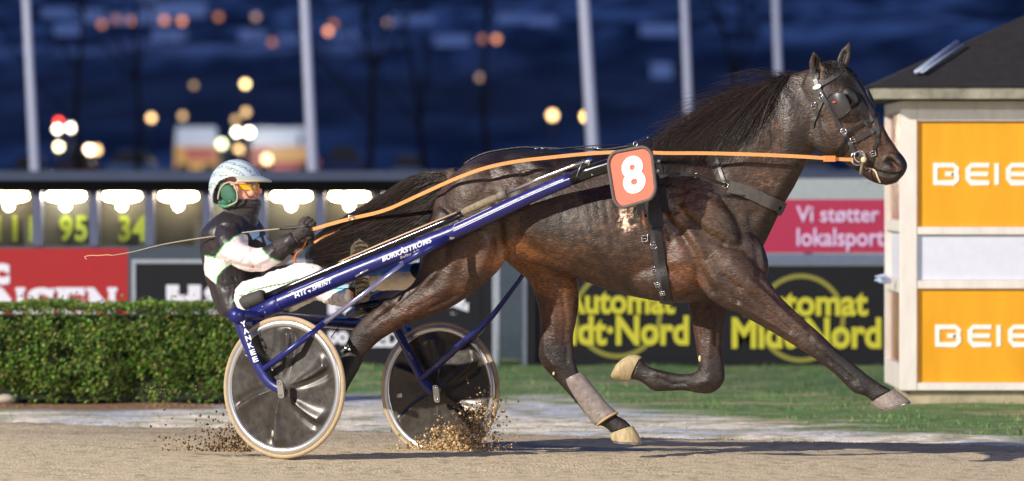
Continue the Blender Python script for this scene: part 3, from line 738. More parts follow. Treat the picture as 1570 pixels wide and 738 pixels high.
# ------------------------------------------------------------------ advertising boards
def board(name, x0, y0, x1, y1, Y, m, label, frame=None, fw=6, cat='board', legs=True):
    a = P(x0, y1, Y); b = P(x1, y0, Y)
    a.z = max(a.z, .02)
    e = empty(name, label, cat); mb = MB(); mb.box((a.x, Y, a.z), (b.x, Y + .03, b.z)); mb.build('panel', m, e, smooth=False)
    if frame:
        q = fw * (Y + CD) / F; mb = MB()
        mb.box((a.x - q, Y - .012, a.z), (a.x, Y + .045, b.z + q)); mb.box((b.x, Y - .012, a.z), (b.x + q, Y + .045, b.z + q)); mb.box((a.x, Y - .012, b.z), (b.x, Y + .045, b.z + q))
        mb.build('frame', frame, e, smooth=False)
    if legs:
        for t_ in (.08, .5, .92):
            x = a.x + (b.x - a.x) * t_; mb = MB(); mb.box((x - .03, Y + .05, -.04), (x + .03, Y + .11, b.z - .02)); mb.build('leg', mat('galvanised', srgb(120, 124, 130), rough=.5, metal=.5, var=.15), e, smooth=False)
    return e
YB = 16.0
red = mat('red vinyl', srgb(158, 14, 20), rough=.6, var=.05, vscale=3); blk = mat('black vinyl', srgb(13, 14, 20), rough=.6, spec=.3, var=.15, vscale=4)
white = mat('white lettering', srgb(215, 215, 225), rough=.6); yel = mat('yellow lettering', srgb(190, 184, 44), rough=.6); dimyel = mat('dim yellow ring', srgb(128, 124, 44), rough=.6)
grey = mat('grey aluminium', srgb(120, 126, 136), rough=.4, metal=.5, var=.1); lgrey = mat('light grey paint', srgb(150, 156, 165), rough=.6, var=.1)
bR = board('advertising_board', -90, 381, 196, 556, YB, red, 'red advertising board with white serif capitals behind the hedge')
def serif_text(body, x0, y0, x1, y1, Y, m, par):
    n = len(body); wch = (x1 - x0) / n
    for i, ch in enumerate(body):
        a = x0 + i * wch + 3; b = x0 + (i + 1) * wch - 3
        text_px('letter', ch, a, y0, b, y1, Y - .004, m, par, .045)
        q = []
        if ch == 'N': q = [(a - 4, y0, a + 8, y0 + 6), (b - 12, y0, b + 3, y0 + 6), (a - 4, y1 - 6, a + 12, y1)]
        if ch == 'E': q = [(a - 4, y0, a + 8, y0 + 6), (a - 4, y1 - 6, a + 8, y1), (b - 5, y0, b, y0 + 13), (b - 5, y1 - 13, b, y1)]
        if ch == 'S': q = [(b - 5, y0 + 1, b, y0 + 14), (a, y1 - 14, a + 5, y1)]
        for r_ in q:
            mb = MB(); l = P(r_[0], r_[3], Y); h = P(r_[2], r_[1], Y); mb.box((l.x, Y - .0115, l.z), (h.x, Y - .001, h.z)); mb.build('serif', m, par, smooth=False)
serif_text('NSEN', -8, 441, 180, 489, YB, white, bR)
text_px('letter', 'c', -16, 404, 15, 437, YB - .004, white, bR, .06)
bH = board('advertising_board', 208, 404, 755, 558, YB, blk, 'black advertising board in a grey frame with big white capitals behind the driver', lgrey, 6)
text_px('letter', 'H', 255, 437, 308, 482, YB - .004, white, bH, .09); text_px('letter', 'S', 313, 436, 358, 483, YB - .004, white, bH, .07)
text_px('letter', 'K', 503, 436, 548, 482, YB - .004, white, bH, .08); text_px('letter', 'a', 668, 447, 718, 482, YB - .004, white, bH, .08)
text_px('small_lettering', 'po', 503, 508, 534, 536, YB - .004, white, bH, .05); text_px('small_lettering', 'LED', 563, 507, 612, 532, YB - .004, white, bH, .04)
bA = board('advertising_board', 808, 408, 1420, 568, YB, blk, 'black advertising board with yellow lettering set twice inside yellow rings', grey, 7)
def ringm(cx, cy, r, wd, gap=None):
    mb = MB(); n = 64; A = []; B = []
    for i in range(n + 1):
        a = 2 * math.pi * i / n; A.append(P(cx + math.cos(a) * r, cy - math.sin(a) * r, YB - .003)); B.append(P(cx + math.cos(a) * (r - wd), cy - math.sin(a) * (r - wd), YB - .003))
    mb.ribbon(A, B, [Vector((0, -1, 0))] * (n + 1), .003); mb.build('ring', dimyel, bA, smooth=False)
ringm(947, 482, 68, 7); ringm(1228, 488, 68, 7)
text_px('lettering', 'Automat', 862, 441, 1035, 482, YB - .008, yel, bA, .032); text_px('lettering', 'Midt·Nord', 836, 484, 1056, 530, YB - .008, yel, bA, .032)
text_px('lettering', 'Automat', 1140, 443, 1331, 485, YB - .008, yel, bA, .032); text_px('lettering', 'Midt·Nord', 1122, 487, 1351, 535, YB - .008, yel, bA, .032)
pink = mat('crimson vinyl', srgb(168, 34, 72), rough=.6, var=.06)
bV = board('advertising_board', 1060, 306, 1420, 388, YB + .6, pink, 'crimson advertising board with two lines of pale lettering above the yellow lettered board', None)
text_px('lettering', 'Vi støtter', 1221, 316, 1348, 342, YB + .596, mat('pale pink lettering', srgb(214, 190, 222), rough=.6), bV, .014); text_px('lettering', 'lokalsport', 1222, 350, 1356, 386, YB + .596, MATS['pale pink lettering'], bV, .014)
# rail between the two boards
mb = MB(); a = P(1000, 405, YB + .4); b = P(1440, 389, YB + .4); mb.box((a.x, YB + .35, a.z + .01), (b.x, YB + .45, b.z - .004))
for x in np.linspace(a.x + .1, b.x - .1, 4): mb.box((x - .03, YB + .46, -.04), (x + .03, YB + .52, b.z - .01))
tag(mb.build('rail', mat('blue grey rail', srgb(104, 118, 140), rough=.5, metal=.2, var=.1), smooth=False), 'blue grey rail running between the crimson board and the yellow lettered board', 'rail')
# thin post left of the yellow lettered board
for x_, lab in ((764, 'slim pale grey post at the right end of the black framed board'),):
    mb = MB(); a = P(x_, 560, YB - .3); b = P(x_, 400, YB - .3); mb.tube([(a.x, YB - .3, -.03), (a.x, YB - .3, b.z)], .012, 10); tag(mb.build('post', lgrey), lab, 'post')

# ------------------------------------------------------------------ tote board with lit bays
sc_e = empty('tote_board', 'long dark tote board with lit bays and yellow green digits above the advertising boards', 'scoreboard')
YS = 18.0
dk = mat('tote black', srgb(6, 6, 8), spec=.1, rough=.9, var=.1); bay_m = mat('tote bay lining', srgb(52, 54, 50), rough=.7, var=.15, vscale=3)
xs = [-117, -30, 57, 144, 229.5, 317, 402, 491, 580, 668, 756]
a = P(-130, 294, YS); b = P(800, 277, YS)
mb = MB(); mb.box((a.x, YS - .10, a.z), (b.x, YS + .42, b.z)); mb.build('hood', dk, sc_e, smooth=False)
bz = P(0, 378, YS).z; tz = a.z
mb = MB(); mb.box((a.x, YS + .30, 0), (b.x, YS + .40, tz - .002)); mb.build('back_panel', bay_m, sc_e, smooth=False)
mb = MB(); mb.box((a.x, YS - .02, -.04), (b.x, YS + .29, bz)); mb.build('base', mat('tote base', srgb(56, 68, 80), rough=.6, var=.12), sc_e, smooth=False)
for i, x in enumerate(xs):
    mb = MB(); l = P(x - 6.5, 300, YS); h = P(x + 6.5, 300, YS); mb.box((l.x, YS - .04, bz + .002), (h.x, YS + .29, tz - .002)); mb.build('divider', mat('tote divider', srgb(92, 98, 122), rough=.45, metal=.3, var=.08), sc_e, smooth=False)
tube_m = mat('lit tube', (1, .95, .85), emit=48, ecol=(1.0, .80, .52)); tube_lo = mat('lit tube dim', (1, .95, .85), emit=34, ecol=(1.0, .76, .46)); tube_hi = mat('lit tube bright', (1, .95, .85), emit=60, ecol=(1.0, .84, .58)); glow_m = mat('tube glow', (1, .95, .85), emit=22, ecol=(1.0, .82, .55)); dig_m = mat('tote digits', srgb(104, 122, 32), rough=.5, emit=.05, ecol=srgb(150, 170, 40))
for i in range(len(xs) - 1):
    x0, x1 = xs[i] + 12, xs[i + 1] - 12; l = P(x0 + 4, 302, YS + .1); h = P(x1 - 4, 302, YS + .1)
    mb = MB(); mb.tube([(l.x - .01, YS + .14, l.z + .012), (l.x + .02, YS + .14, l.z + .004), (l.x + .06, YS + .14, l.z), (h.x - .06, YS + .14, l.z), (h.x - .02, YS + .14, l.z + .004), (h.x + .01, YS + .14, l.z + .012)], [.022, .034, .038, .038, .034, .022], 14); f_ = mb.build('light_tube', [tube_m, tube_lo, tube_hi][(i * 7) % 3], sc_e)
    c = P((x0 + x1) / 2, 314, YS + .1); mb = MB(); mb.ell(c, [(.042, 0, 0), (0, .028, 0), (0, 0, .05)]); mb.build('tube_glow', glow_m, sc_e)  # added glowing shape, stands for the cone of glow below the tube
for tx, x0, x1 in (('111', -6, 52), ('95', 91, 134), ('34', 182, 225)): text_px('digits', tx, x0, 330, x1, 371, YS + .26, dig_m, sc_e, .035, 1.1)
# pale cabinet beyond the crimson board
mb = MB(); a = P(1100, 303, YS); b = P(1500, 274, YS); mb.box((a.x, YS, -.04), (b.x, YS + 1.2, b.z)); tag(mb.build('cabinet', mat('pale cabinet', srgb(158, 166, 166), rough=.6, var=.08), smooth=False), 'long pale grey flat topped cabinet behind the crimson board', 'cabinet')
# low wall at the end of the straight
mb = MB(); a = P(0, 262, 38); mb.box((-26, 38, -.1), (26, 38.3, a.z - .25)); mb.box((-26, 37.95, a.z - .249), (26, 38.35, a.z)); tag(mb.build('low_wall', mat('wall concrete', srgb(66, 76, 98), rough=.8, var=.15, vscale=1.5), smooth=False), 'long low grey wall beyond the tote board in front of the parked vehicles', 'wall')
# ------------------------------------------------------------------ booth
bo = empty('judge_booth', 'small white framed hut with yellow panels and a dark hipped roof at the right edge', 'booth')
YF = 7.5; wp = mat('cream white paint', srgb(226, 216, 206), rough=.5, var=.10, vscale=7, stretch=(2, 2, .5), bump=.1, bscale=20); yp = mat('yellow panel', srgb(232, 160, 10), rough=.5, var=.09, vscale=3, stretch=(2.5, 1, .5), rvar=.15, bump=.08, bscale=6)
X0 = P(1380, 0, YF).x; X1 = X0 + 2.9; YK = 9.15
def pz(y, Y=YF): return P(0, y, Y).z
def pxx(x, Y=YF): return P(x, 0, Y).x
zt, zb = pz(155), pz(599)
def part(name, m_, boxes, par=bo):
    mb = MB()
    for lo, hi in boxes: mb.box(lo, hi)
    o = mb.build(name, m_, par, smooth=False)
    md = o.modifiers.new('b', 'BEVEL'); md.width = .004; md.segments = 2; md.limit_method = 'ANGLE'; return o
part('foundation', mat('rendered plinth', srgb(170, 156, 128), rough=.95, var=.3, vscale=9, bump=.5, bscale=30), [((X0 + .06, YF + .05, -.05), (X1 - .06, YK - .05, zb - .002))])
c1 = pxx(1406)
part('corner_post', wp, [((X0, YF, zb), (c1, YF + .11, zt))]); part('corner_post', wp, [((X0, YK - .09, zb), (X0 + .09, YK, zt))])
part('corner_post', wp, [((X1 - .11, YF, zb), (X1, YF + .11, zt))])
for y0_, y1_ in ((155, 186), (348, 360), (430, 443), (587, 599)):
    part('front_rail', wp, [((c1 + .001, YF + .004, pz(y1_) if y1_ < 590 else zb), (X1 - .112, YF + .09, pz(y0_)))])
fp = [((c1, YF + .03, pz(348) + .001), (X1 - .11, YF + .06, pz(187))), ((c1, YF + .03, pz(587)), (X1 - .11, YF + .06, pz(443) - .001))]
part('yellow_panel', yp, [fp[0]]); part('yellow_panel', yp, [fp[1]])
part('white_panel', mat('white panel', srgb(214, 214, 226), rough=.5, var=.04), [((c1, YF + .03, pz(430) + .001), (X1 - .11, YF + .06, pz(360) - .001))])
for y0_, y1_ in ((155, 172), (338, 356), (430, 450), (560, 599)):
    part('side_rail', wp, [((X0 + .004, YF + .112, max(zb, pz(y1_))), (X0 + .085, YK - .092, pz(y0_)))])
sg = mat('side glass', srgb(150, 96, 70), rough=.25, var=.3, vscale=3, spec=.6)
part('side_window', sg, [((X0 + .035, YF + .111, pz(338) - .01), (X0 + .05, YK - .091, pz(172) + .01))]); part('side_panel', sg, [((X0 + .035, YF + .111, pz(560)), (X0 + .05, YK - .091, pz(450)))])
part('side_panel', mat('white panel', srgb(214, 214, 226)), [((X0 + .035, YF + .111, pz(430) + .001), (X0 + .05, YK - .091, pz(356) - .001))])
part('back_wall', wp, [((X0 + .1, YK - .05, zb), (X1, YK, zt))])
# blue white tape knotted on the side rail
mb = MB(); c = P(1366, 432, YF + .45)
for i in range(7):
    a_ = random.uniform(-.6, .6); q = c + Vector((-.02 - random.uniform(.0, .09), random.uniform(-.1, .1), random.uniform(-.03, .05)))
    mb.tube([c, (c + q) / 2 + Vector((0, 0, random.gauss(0, .012))), q], [.012, .014, .004], 6, flat=.3)
mb.build('tape_knot', mat('tape', srgb(186, 200, 226), rough=.4), bo)
def beie(yc, x0, par, par_m):
    h_ = 34; s_ = 7.0; Yt = YF + .03
    L = [('B', x0), ('E', x0 + 50), ('I', x0 + 92), ('E', x0 + 112), ('R', x0 + 162)]
    def stroke(pts, closed=False):
        mb = MB(); n = len(pts); A = []; B = []
        for i, p in enumerate(pts):
            a = Vector(pts[i - 1] if (i or closed) else p); b = Vector(pts[(i + 1) % n] if (i < n - 1 or closed) else p); t_ = (b - a).normalized() if (b - a).length else Vector((1, 0)); nn = Vector((-t_.y, t_.x)) * s_ / 2
            d1 = (Vector(p) - a); 
            k = 1.0
            if d1.length and (b - Vector(p)).length: k = 1 / max(.6, abs(d1.normalized().dot(t_)))
            A.append(P(p[0] + nn.x * k, p[1] + nn.y * k, Yt - .0005)); B.append(P(p[0] - nn.x * k, p[1] - nn.y * k, Yt - .0005))
        if closed: A.append(A[0]); B.append(B[0])
        mb.ribbon(A, B, [Vector((0, -1, 0))] * len(A), .005); return mb
    for ch, x in L:
        t0, t1 = yc - h_ / 2 + s_ / 2, yc + h_ / 2 - s_ / 2; mbs = []
        if ch == 'B': mbs = [stroke([(x + 3, t0), (x + 31, t0), (x + 36, t0 + 5), (x + 35, yc - 2), (x + 32, yc), (x + 36, yc + 3), (x + 36, t1 - 5), (x + 31, t1), (x + 3, t1)], True), stroke([(x + 18, yc), (x + 31, yc)])]
        if ch == 'E': mbs = [stroke([(x + 36, t0), (x + 8, t0), (x + 3, t0 + 6), (x + 3, t1 - 6), (x + 8, t1), (x + 36, t1)]), stroke([(x + 7, yc), (x + 34, yc)])]
        if ch == 'I': mbs = [stroke([(x + 5, t0 - 3), (x + 5, t1 + 3)])]
        if ch == 'R': mbs = [stroke([(x + 3, t1 + 3), (x + 3, t0), (x + 31, t0), (x + 36, t0 + 5), (x + 32, yc), (x + 7, yc)]), stroke([(x + 22, yc + 3), (x + 36, t1 + 2)])]
        m2 = MB()
        for q in mbs: m2.add(q.V, q.F)
        m2.build('letter', white2, par, smooth=False)
white2 = mat('sign white', srgb(240, 236, 226), rough=.6)
beie(267, 1431, bo, None); beie(515, 1434, bo, None)
ov = .19; ze = pz(152, 7.3); ex0, ex1, ey0, ey1 = X0 - .17, X1 + .2, YF - ov, YK + ov
part('fascia', mat('mossy fascia', srgb(142, 138, 122), rough=.9, var=.45, vscale=8), [((ex0, ey0, ze), (ex1, ey0 + .03, ze + .072)), ((ex0, ey0 + .031, ze), (ex0 + .03, ey1, ze + .072)), ((ex0, ey1 + .001, ze), (ex1, ey1 + .03, ze + .072))])
part('soffit', mat('soffit', srgb(150, 138, 124), rough=.9), [((ex0 + .031, ey0 + .031, ze + .03), (ex1, ey1, ze + .04))])
mb = MB(); cx_, cy_ = (ex0 + ex1) / 2, (ey0 + ey1) / 2; hgt = .50; z_ = ze + .074
RX = 28; V = [(ex0 - .02, ey0 - .02, z_), (ex1 + .02, ey0 - .02, z_), (ex1 + .02, ey1 + .02, z_), (ex0 - .02, ey1 + .02, z_), (cx_ - .55, cy_, z_ + hgt), (cx_ + .55, cy_, z_ + hgt)]
mb.add(V, [(0, 1, 5, 4), (1, 2, 5), (2, 3, 4, 5), (3, 0, 4), (3, 2, 1, 0)]); mb.build('roof', mat('roof felt', srgb(34, 31, 32), rough=.95, var=.35, vscale=14, bump=.8, bscale=50), bo, smooth=False)
# pale batten frame on the roof slope
bat = mat('pale metal batten', srgb(176, 186, 206), rough=.35, metal=.5)
def on_roof(px_, py_):   # meets the front slope
    D = Vector(((px_ - 785) / F, 1, -(py_ - HY) / F)); C_ = Vector(CAMP); k = hgt / (cy_ - ey0 + .02)
    t_ = (z_ - C_.z - k * (ey0 - .02 - C_.y) * 1.0) ; t_ = (C_.z - z_ + k * (-C_.y + ey0 - .02)) / (k * D.y - D.z) if abs(k * D.y - D.z) > 1e-9 else 1
    return C_ + D * t_
r0, r1 = on_roof(1404, 118), on_roof(1470, 70)
for off in (0, 9):
    r0, r1 = on_roof(1404 + off, 119), on_roof(1468 + off, 76 if off else 72); mb = MB(); mb.tube([r0 + Vector((0, 0, .03)), r1 + Vector((0, 0, .03))], .010 if off else .015, 8); mb.build('roof_batten', bat, bo)

# ------------------------------------------------------------------ flagpoles, lamps, trees, houses, vehicles far behind
pole_m = mat('flagpole paint', srgb(176, 180, 200), rough=.4, var=.05)
for x_, xt, wpx, Yp, lab in ((48, 40, 15, 43, 'white flagpole nearest the left edge of the picture'), (474, 467, 17, 43, 'white flagpole standing just right of the driver with the helmet'), (906, 895, 19, 43, 'thick white flagpole rising behind the back of the horse'), (1054, 1049, 14, 52, 'greyer flagpole rising behind the mane'), (1193, 1189, 13, 58, 'faint thin flagpole rising close behind the ears of the horse')):
    mb = MB(); a = P(x_ + 6, 278, Yp); b = P(xt, 0, Yp); dv = (b - a) / (b.z - a.z); r_ = wpx * (Yp + CD) / F / 2
    base = a - dv * (a.z + .05); topp = a + dv * (9 - a.z); mb.tube([base, a, topp], [r_ * 1.12, r_ * 1.05, r_ * .6], 14); o = mb.build('flagpole', pole_m); tag(o, lab, 'flagpole', 'flagpoles beyond the tote board')
    mb = MB(); mb.sph(topp, r_ * 1.0, 10, 6); mb.build('finial', pole_m, o)
def tree(x_, Yp, H, lab, sd, r0=.11):
    random.seed(sd); g0 = gz(Yp); b = P(x_, 300, Yp); e = empty('bare_tree', lab, 'tree', group='bare trees beyond the parked vehicles'); tr = MB(); cr = MB()
    def br(p, d, L, r_, dep):
        pts = [p]; q = p.copy(); dd = d.copy()
        for i in range(4):
            dd = (dd + Vector((random.gauss(0, .10), random.gauss(0, .10), .04))).normalized(); q = q + dd * L / 4; pts.append(q.copy())
        (tr if dep == 0 else cr).tube(pts, [r_ * (1 - .16 * i) for i in range(5)], 6 if dep else 10)
        if dep >= 3: return
        for i in range(5 if dep == 0 else 3):
            k = random.choice([2, 3, 4]) if dep else random.choice([1, 2, 3, 4, 4, 4]); d2 = (dd * .8 + Vector((random.gauss(0, .55), random.gauss(0, .55), random.uniform(0, .5)))).normalized(); br(pts[k], d2, L * random.uniform(.45, .68), r_ * .5, dep + 1)
    br(Vector((b.x, Yp, g0)), Vector((0, 0, 1)), H * .6, r0, 0)
    tr.build('trunk', mat('dark bark', srgb(44, 40, 36), rough=.95, var=.3), e); cr.build('crown', MATS['dark bark'], e); random.seed(7)
for i, (x_, Yp, lab) in enumerate(((122, 150, 'bare tree behind the left flagpole'), (211, 170, 'bare tree above the red board between the two left flagpoles'), (566, 145, 'bare tree just right of the flagpole beside the driver'), (652, 175, 'bare tree above the tail of the horse'), (752, 160, 'bare tree above the rump of the horse'), (1147, 165, 'bare tree between the mane and the ears of the horse'))):
    tree(x_, Yp, 9.5, lab, 30 + i, .10)
lamp_post_m = mat('lamp post', srgb(40, 44, 54), rough=.5, metal=.4)
def lamp(x_, y_, Yp, r_, col, st, lab, grp='small lights far behind the track'):
    Yp = Yp; c = P(x_, y_, Yp); g0 = gz(Yp) if Yp < 380 else float(hill_z(np.array([c.x]), np.array([Yp]))[0]); 
    e = empty('street_lamp', lab, 'lamp', group=grp)
    mb = MB(); mb.sph(c, r_, 10, 8); mb.build('lamp_globe', mat('lamp %d %d %d %s' % (col[0] * 100, col[1] * 100, col[2] * 100, st), col, emit=st, ecol=col), e)
    if st >= 12 and Yp < 380:
        pl_ = bpy.data.lights.new('lamp_light', 'POINT'); po_ = bpy.data.objects.new('lamp_light', pl_); COL.objects.link(po_); po_.location = (c.x, c.y + 3, c.z); po_.parent = e; pl_.energy = 1000; pl_.color = col; pl_.shadow_soft_size = .1
    if c.z > g0 + .5: mb = MB(); mb.tube([(c.x, Yp + r_ * .5, g0), (c.x, Yp + r_ * .5, c.z - r_ * .9)], [.09, .05], 8); mb.build('post', lamp_post_m, e)
W_ = (1, .93, .75); AM = (1, .62, .26); OR = (1, .36, .16); RD = (1, .06, .03); YG = (.85, .95, .5)
LM = [(376,129,300,.17,(1,.72,.3),7,'bright amber lamp, the highest of the lamps above the white and red van'),(377,172,300,.17,AM,2.6,'amber lamp just above the pair of white lamps left of the driver flagpole'),(361,184,300,.17,AM,1.5,'dim amber lamp left above the pair of white lamps'),
 (363,203,250,.13,W_,14,'left one of the two brilliant white lamps over the driver'),(382,203,250,.15,W_,15,'right one of the two brilliant white lamps over the driver'),(340,221,250,.17,YG,6,'greenish yellow lamp beside the yellow van'),(366,230,250,.16,AM,4,'orange lamp right above the helmet of the driver'),(409,244,240,.17,(1,.68,.34),6,'peach coloured lamp in front of the red and white van'),
 (232,181,300,.17,AM,5,'amber lamp in the dark middle of the hillside foot, left of a dimmer one'),(280,178,300,.16,AM,1.8,'dim amber lamp above the roof of the yellow van'),(297,131,320,.16,AM,.8,'faint brownish lamp high above the yellow van'),
 (88,198,240,.12,W_,13,'white lamp directly below the small red light on the left'),(109,196,240,.13,W_,13,'white lamp right of the one with the red light on top'),(90,187,240,.12,RD,8,'small red light on top of a white lamp on the left'),(90,225,240,.13,(1,.8,.45),12,'warm white lamp below the pair of white lamps on the left'),(137,230,230,.15,(1,.8,.5),14,'large warm white lamp over the dark cars on the left'),(148,230,232,.15,AM,5,'orange lamp overlapping the large warm white lamp'),
 (847,177,300,.21,AM,6.5,'left one of the two amber lamps above the back of the horse'),(899,179,300,.21,(1,.68,.22),9,'right one of the two amber lamps, close to the thick flagpole')]
for x_, y_, Yp, r_, col, st, lab in LM: lamp(x_, y_, Yp, r_, col, st, lab)
HL = [(156,37,'leftmost orange window light among the snowy roofs on the hillside'),(179,30,'dim pinkish light right of the leftmost orange one on the hillside'),(201,32,'reddish light beside the second bare tree on the hillside'),(252,31,'pink orange light on the broad snowy roofs, left one of a close pair'),(279,32,'pink orange light on the broad snowy roofs, right one of a close pair'),(335,26,'lone red light on the dark slope right of the broad snowy roofs'),(392,26,'pale tan light on the dark slope left of the driver flagpole'),(417,65,'faint pink light close left of the driver flagpole'),(503,48,'bright salmon light on the slope right of the driver flagpole'),(512,36,'fainter salmon light right above the bright salmon one'),(595,35,'pale pinkish light on the slope above the tail of the horse'),(740,60,'dim pink light, left one of the pair above the rump of the horse'),(761,60,'salmon light, right one of the pair above the rump of the horse'),(736,119,'faint violet pink light low on the slope above the rump of the horse')]
for i, (x_, y_, lab) in enumerate(HL):
    st = {8: 9, 12: 6, 3: 5, 4: 6, 5: 2.5, 0: 3.5}.get(i, 2.2); lamp(x_, y_, 0, 0, 0, 0, 0) if 0 else None
    col = OR if i not in (6, 10, 13) else (1, .6, .42)
    # depth where the hillside passes through this sight line
    Yv = 420.
    while Yv < 1100 and float(hill_z(np.array([(x_ - 785) * (Yv + CD) / F]), np.array([Yv]))[0]) + 3 < P(x_, y_, Yv).z: Yv += 6
    lamp(x_, y_, Yv, .00052 * (Yv + CD), col, st * .30, lab, 'window lights on the far hillside')
def house(x_, y_, wpx, hpx, lab):
    Yv = 420.
    while Yv < 1100 and float(hill_z(np.array([(x_ - 785) * (Yv + CD) / F]), np.array([Yv]))[0]) < P(x_, y_, Yv).z: Yv += 4
    k = (Yv + CD) / F; W2 = wpx * k / 2; Hh = hpx * k; c = P(x_, y_, Yv); e = empty('house', lab, 'house', group='snow roofed houses on the far hillside')
    mb = MB(); mb.box((c.x - W2, Yv, c.z - Hh * 1.3), (c.x + W2, Yv + W2 * 1.2 + 4, c.z)); mb.build('wall', mat('house wall', (.10, .12, .16), rough=.9), e, smooth=False)
    mb = MB(); D2 = W2 * 1.2 + 4; mb.add([(c.x - W2 * 1.1, Yv - 1, c.z), (c.x + W2 * 1.1, Yv - 1, c.z), (c.x + W2 * 1.1, Yv + D2, c.z), (c.x - W2 * 1.1, Yv + D2, c.z), (c.x - W2 * 1.1, Yv + D2 / 2, c.z + Hh), (c.x + W2 * 1.1, Yv + D2 / 2, c.z + Hh)], [(0, 1, 5, 4), (2, 3, 4, 5), (0, 4, 3), (1, 2, 5), (3, 2, 1, 0)])
    mb.build('roof', mat('snowy roof', (.72, .80, .88), rough=.9), e, smooth=False)
HS = [(93,30,42,14,'wide snowy roof left of the leftmost orange light'),(104,55,30,14,'roundish snowy roof below the wide one at the left'),(141,35,26,16,'narrow steep snowy roof by the leftmost bare tree'),(190,38,32,14,'snowy roof between the two left bare trees'),(236,38,30,20,'snowy roof left of the broad roofs, tallest of its row'),(275,27,52,18,'broad snowy roof under the pair of pink lights'),(258,66,34,16,'snowy roof low on the slope below the broad roofs'),(222,3,24,12,'small snowy roof at the top edge of the picture'),(386,64,26,14,'snowy roof left of the driver flagpole'),(441,68,22,12,'small snowy roof touching the driver flagpole'),(525,62,30,12,'snowy roof right of the salmon lights'),(632,38,44,12,'snowy roof high above the tail of the horse'),(692,72,38,14,'snowy roof above the rump of the horse'),(785,36,30,12,'small snowy roof on the slope above the back of the horse'),(1012,55,40,14,'snowy roof left of the greyer flagpole'),(1015,120,22,18,'bluish roof low on the slope left of the greyer flagpole'),(830,40,30,12,'small snowy roof left of the thick flagpole')]
for q in HS: house(q[0], q[1], q[2] * 1.35, q[3] * 1.35, q[4])
# vehicles, parked about a quarter of a kilometre away
def wheel_(mb, x, y, z, r_): mb.tube([(x, y - .12, z), (x, y + .12, z)], r_, 14)
def glassm(): return mat('vehicle glass', (.02, .025, .035), rough=.1)
def van(x0, x1, ytop, Yp, m_low, m_up, lab, length=None, stripe=None, cat='van'):
    a = P(x0, ytop, Yp); b = P(x1, ytop, Yp); g0 = gz(Yp); e = empty('parked_' + cat, lab, cat, group='vehicles parked beyond the low wall'); H = a.z; L = b.x - a.x; zc = g0 + (H - g0) * .62
    mb = MB(); prof = [(a.x, g0 + .35), (b.x, g0 + .35), (b.x, g0 + 1.0), (b.x - L * .10, g0 + 1.15), (b.x - L * .16, zc + .02), (a.x, zc + .02)] if L > 3 else [(a.x, g0 + .35), (b.x, g0 + .35), (b.x, zc), (a.x, zc)]
    mb.prism([(x, Yp, z) for x, z in prof], (0, 2, 0)); mb.build('body', m_low, e, smooth=False)
    mb = MB(); r_ = (b.x - L * .16) if L > 3 else b.x; mb.prism([(a.x + .02, Yp + .03, zc + .02), (r_ - .02, Yp + .03, zc + .02), (r_ - .12, Yp + .08, H), (a.x + .06, Yp + .08, H)], (0, 1.85, 0)); mb.build('upper_body', m_up, e, smooth=False)
    if stripe: mb = MB(); mb.box((a.x + L * .25, Yp - .02, g0 + .8), (a.x + L * .95 - (L * .1 if L > 3 else 0), Yp - .002, g0 + 1.35)); mb.build('stripe', stripe, e, smooth=False)
    if L > 3: mb = MB(); mb.box((r_ - L * .14, Yp + .0, zc + .12), (r_ - .2, Yp + .05, H - .35)); mb.build('window', glassm(), e, smooth=False)
    for q in (.2, .8):
        mb = MB(); wheel_(mb, a.x + L * q, Yp + .1, g0 + .33, .33); mb.build('wheel', mat('dark tyre', (.02, .02, .02), rough=.8), e)
wv_ = mat('vehicle white', srgb(170, 186, 215), rough=.35); 
van(268, 334, 195, 262, mat('vehicle yellow', srgb(188, 140, 60), rough=.4), wv_, 'yellow van with a white roof and reddish lettering left of the driver', stripe=mat('vehicle red', srgb(150, 40, 50), rough=.4))
van(384, 488, 196, 262, mat('vehicle red', srgb(150, 40, 50), rough=.4), wv_, 'white van with red lower side just above the driver', stripe=mat('vehicle yellow', srgb(188, 140, 60)))
def car(x0, x1, ytop, Yp, m_, lab):
    a = P(x0, ytop, Yp); b = P(x1, ytop, Yp); H = a.z; L = b.x - a.x; g0 = H - 1.45; e = empty('parked_car', lab, 'car', group='vehicles parked beyond the low wall'); mb = MB()
    prof = [(0, .3), (1, .3), (1, .65), (.93, .8), (.74, .92), (.08, .95), (0, .75)]; mb.prism([(a.x + L * u, Yp, g0 + v) for u, v in prof], (0, 1.7, 0)); mb.build('body', m_, e, smooth=False)
    mb = MB(); mb.prism([(a.x + L * u, Yp + .1, g0 + v) for u, v in ((.08, .951), (.74, .921), (.58, 1.42), (.2, 1.45))], (0, 1.5, 0)); mb.build('cabin', glassm(), e, smooth=False)
    mb = MB(); mb.prism([(a.x + L * u, Yp + .08, g0 + v) for u, v in ((.2, 1.452), (.58, 1.422), (.57, 1.47), (.22, 1.49))], (0, 1.54, 0)); mb.build('roof', m_, e, smooth=False)
    for q in (.2, .8):
        mb = MB(); wheel_(mb, a.x + L * q, Yp + .1, g0 + .32, .32); mb.build('wheel', mat('dark tyre', (.02, .02, .02)), e)
bl = mat('car dark blue', srgb(44, 60, 110), rough=.25, metal=.3); sil = mat('car silver blue', srgb(120, 140, 180), rough=.25, metal=.3); mar = mat('car maroon', srgb(110, 40, 50), rough=.3)
car(494, 578, 226, 215, bl, 'dark blue car with a pale bonnet right of the driver flagpole'); car(598, 668, 238, 215, sil, 'silver blue car seen just above the tail of the horse'); car(160, 262, 232, 225, sil, 'silver blue car left of the yellow van')
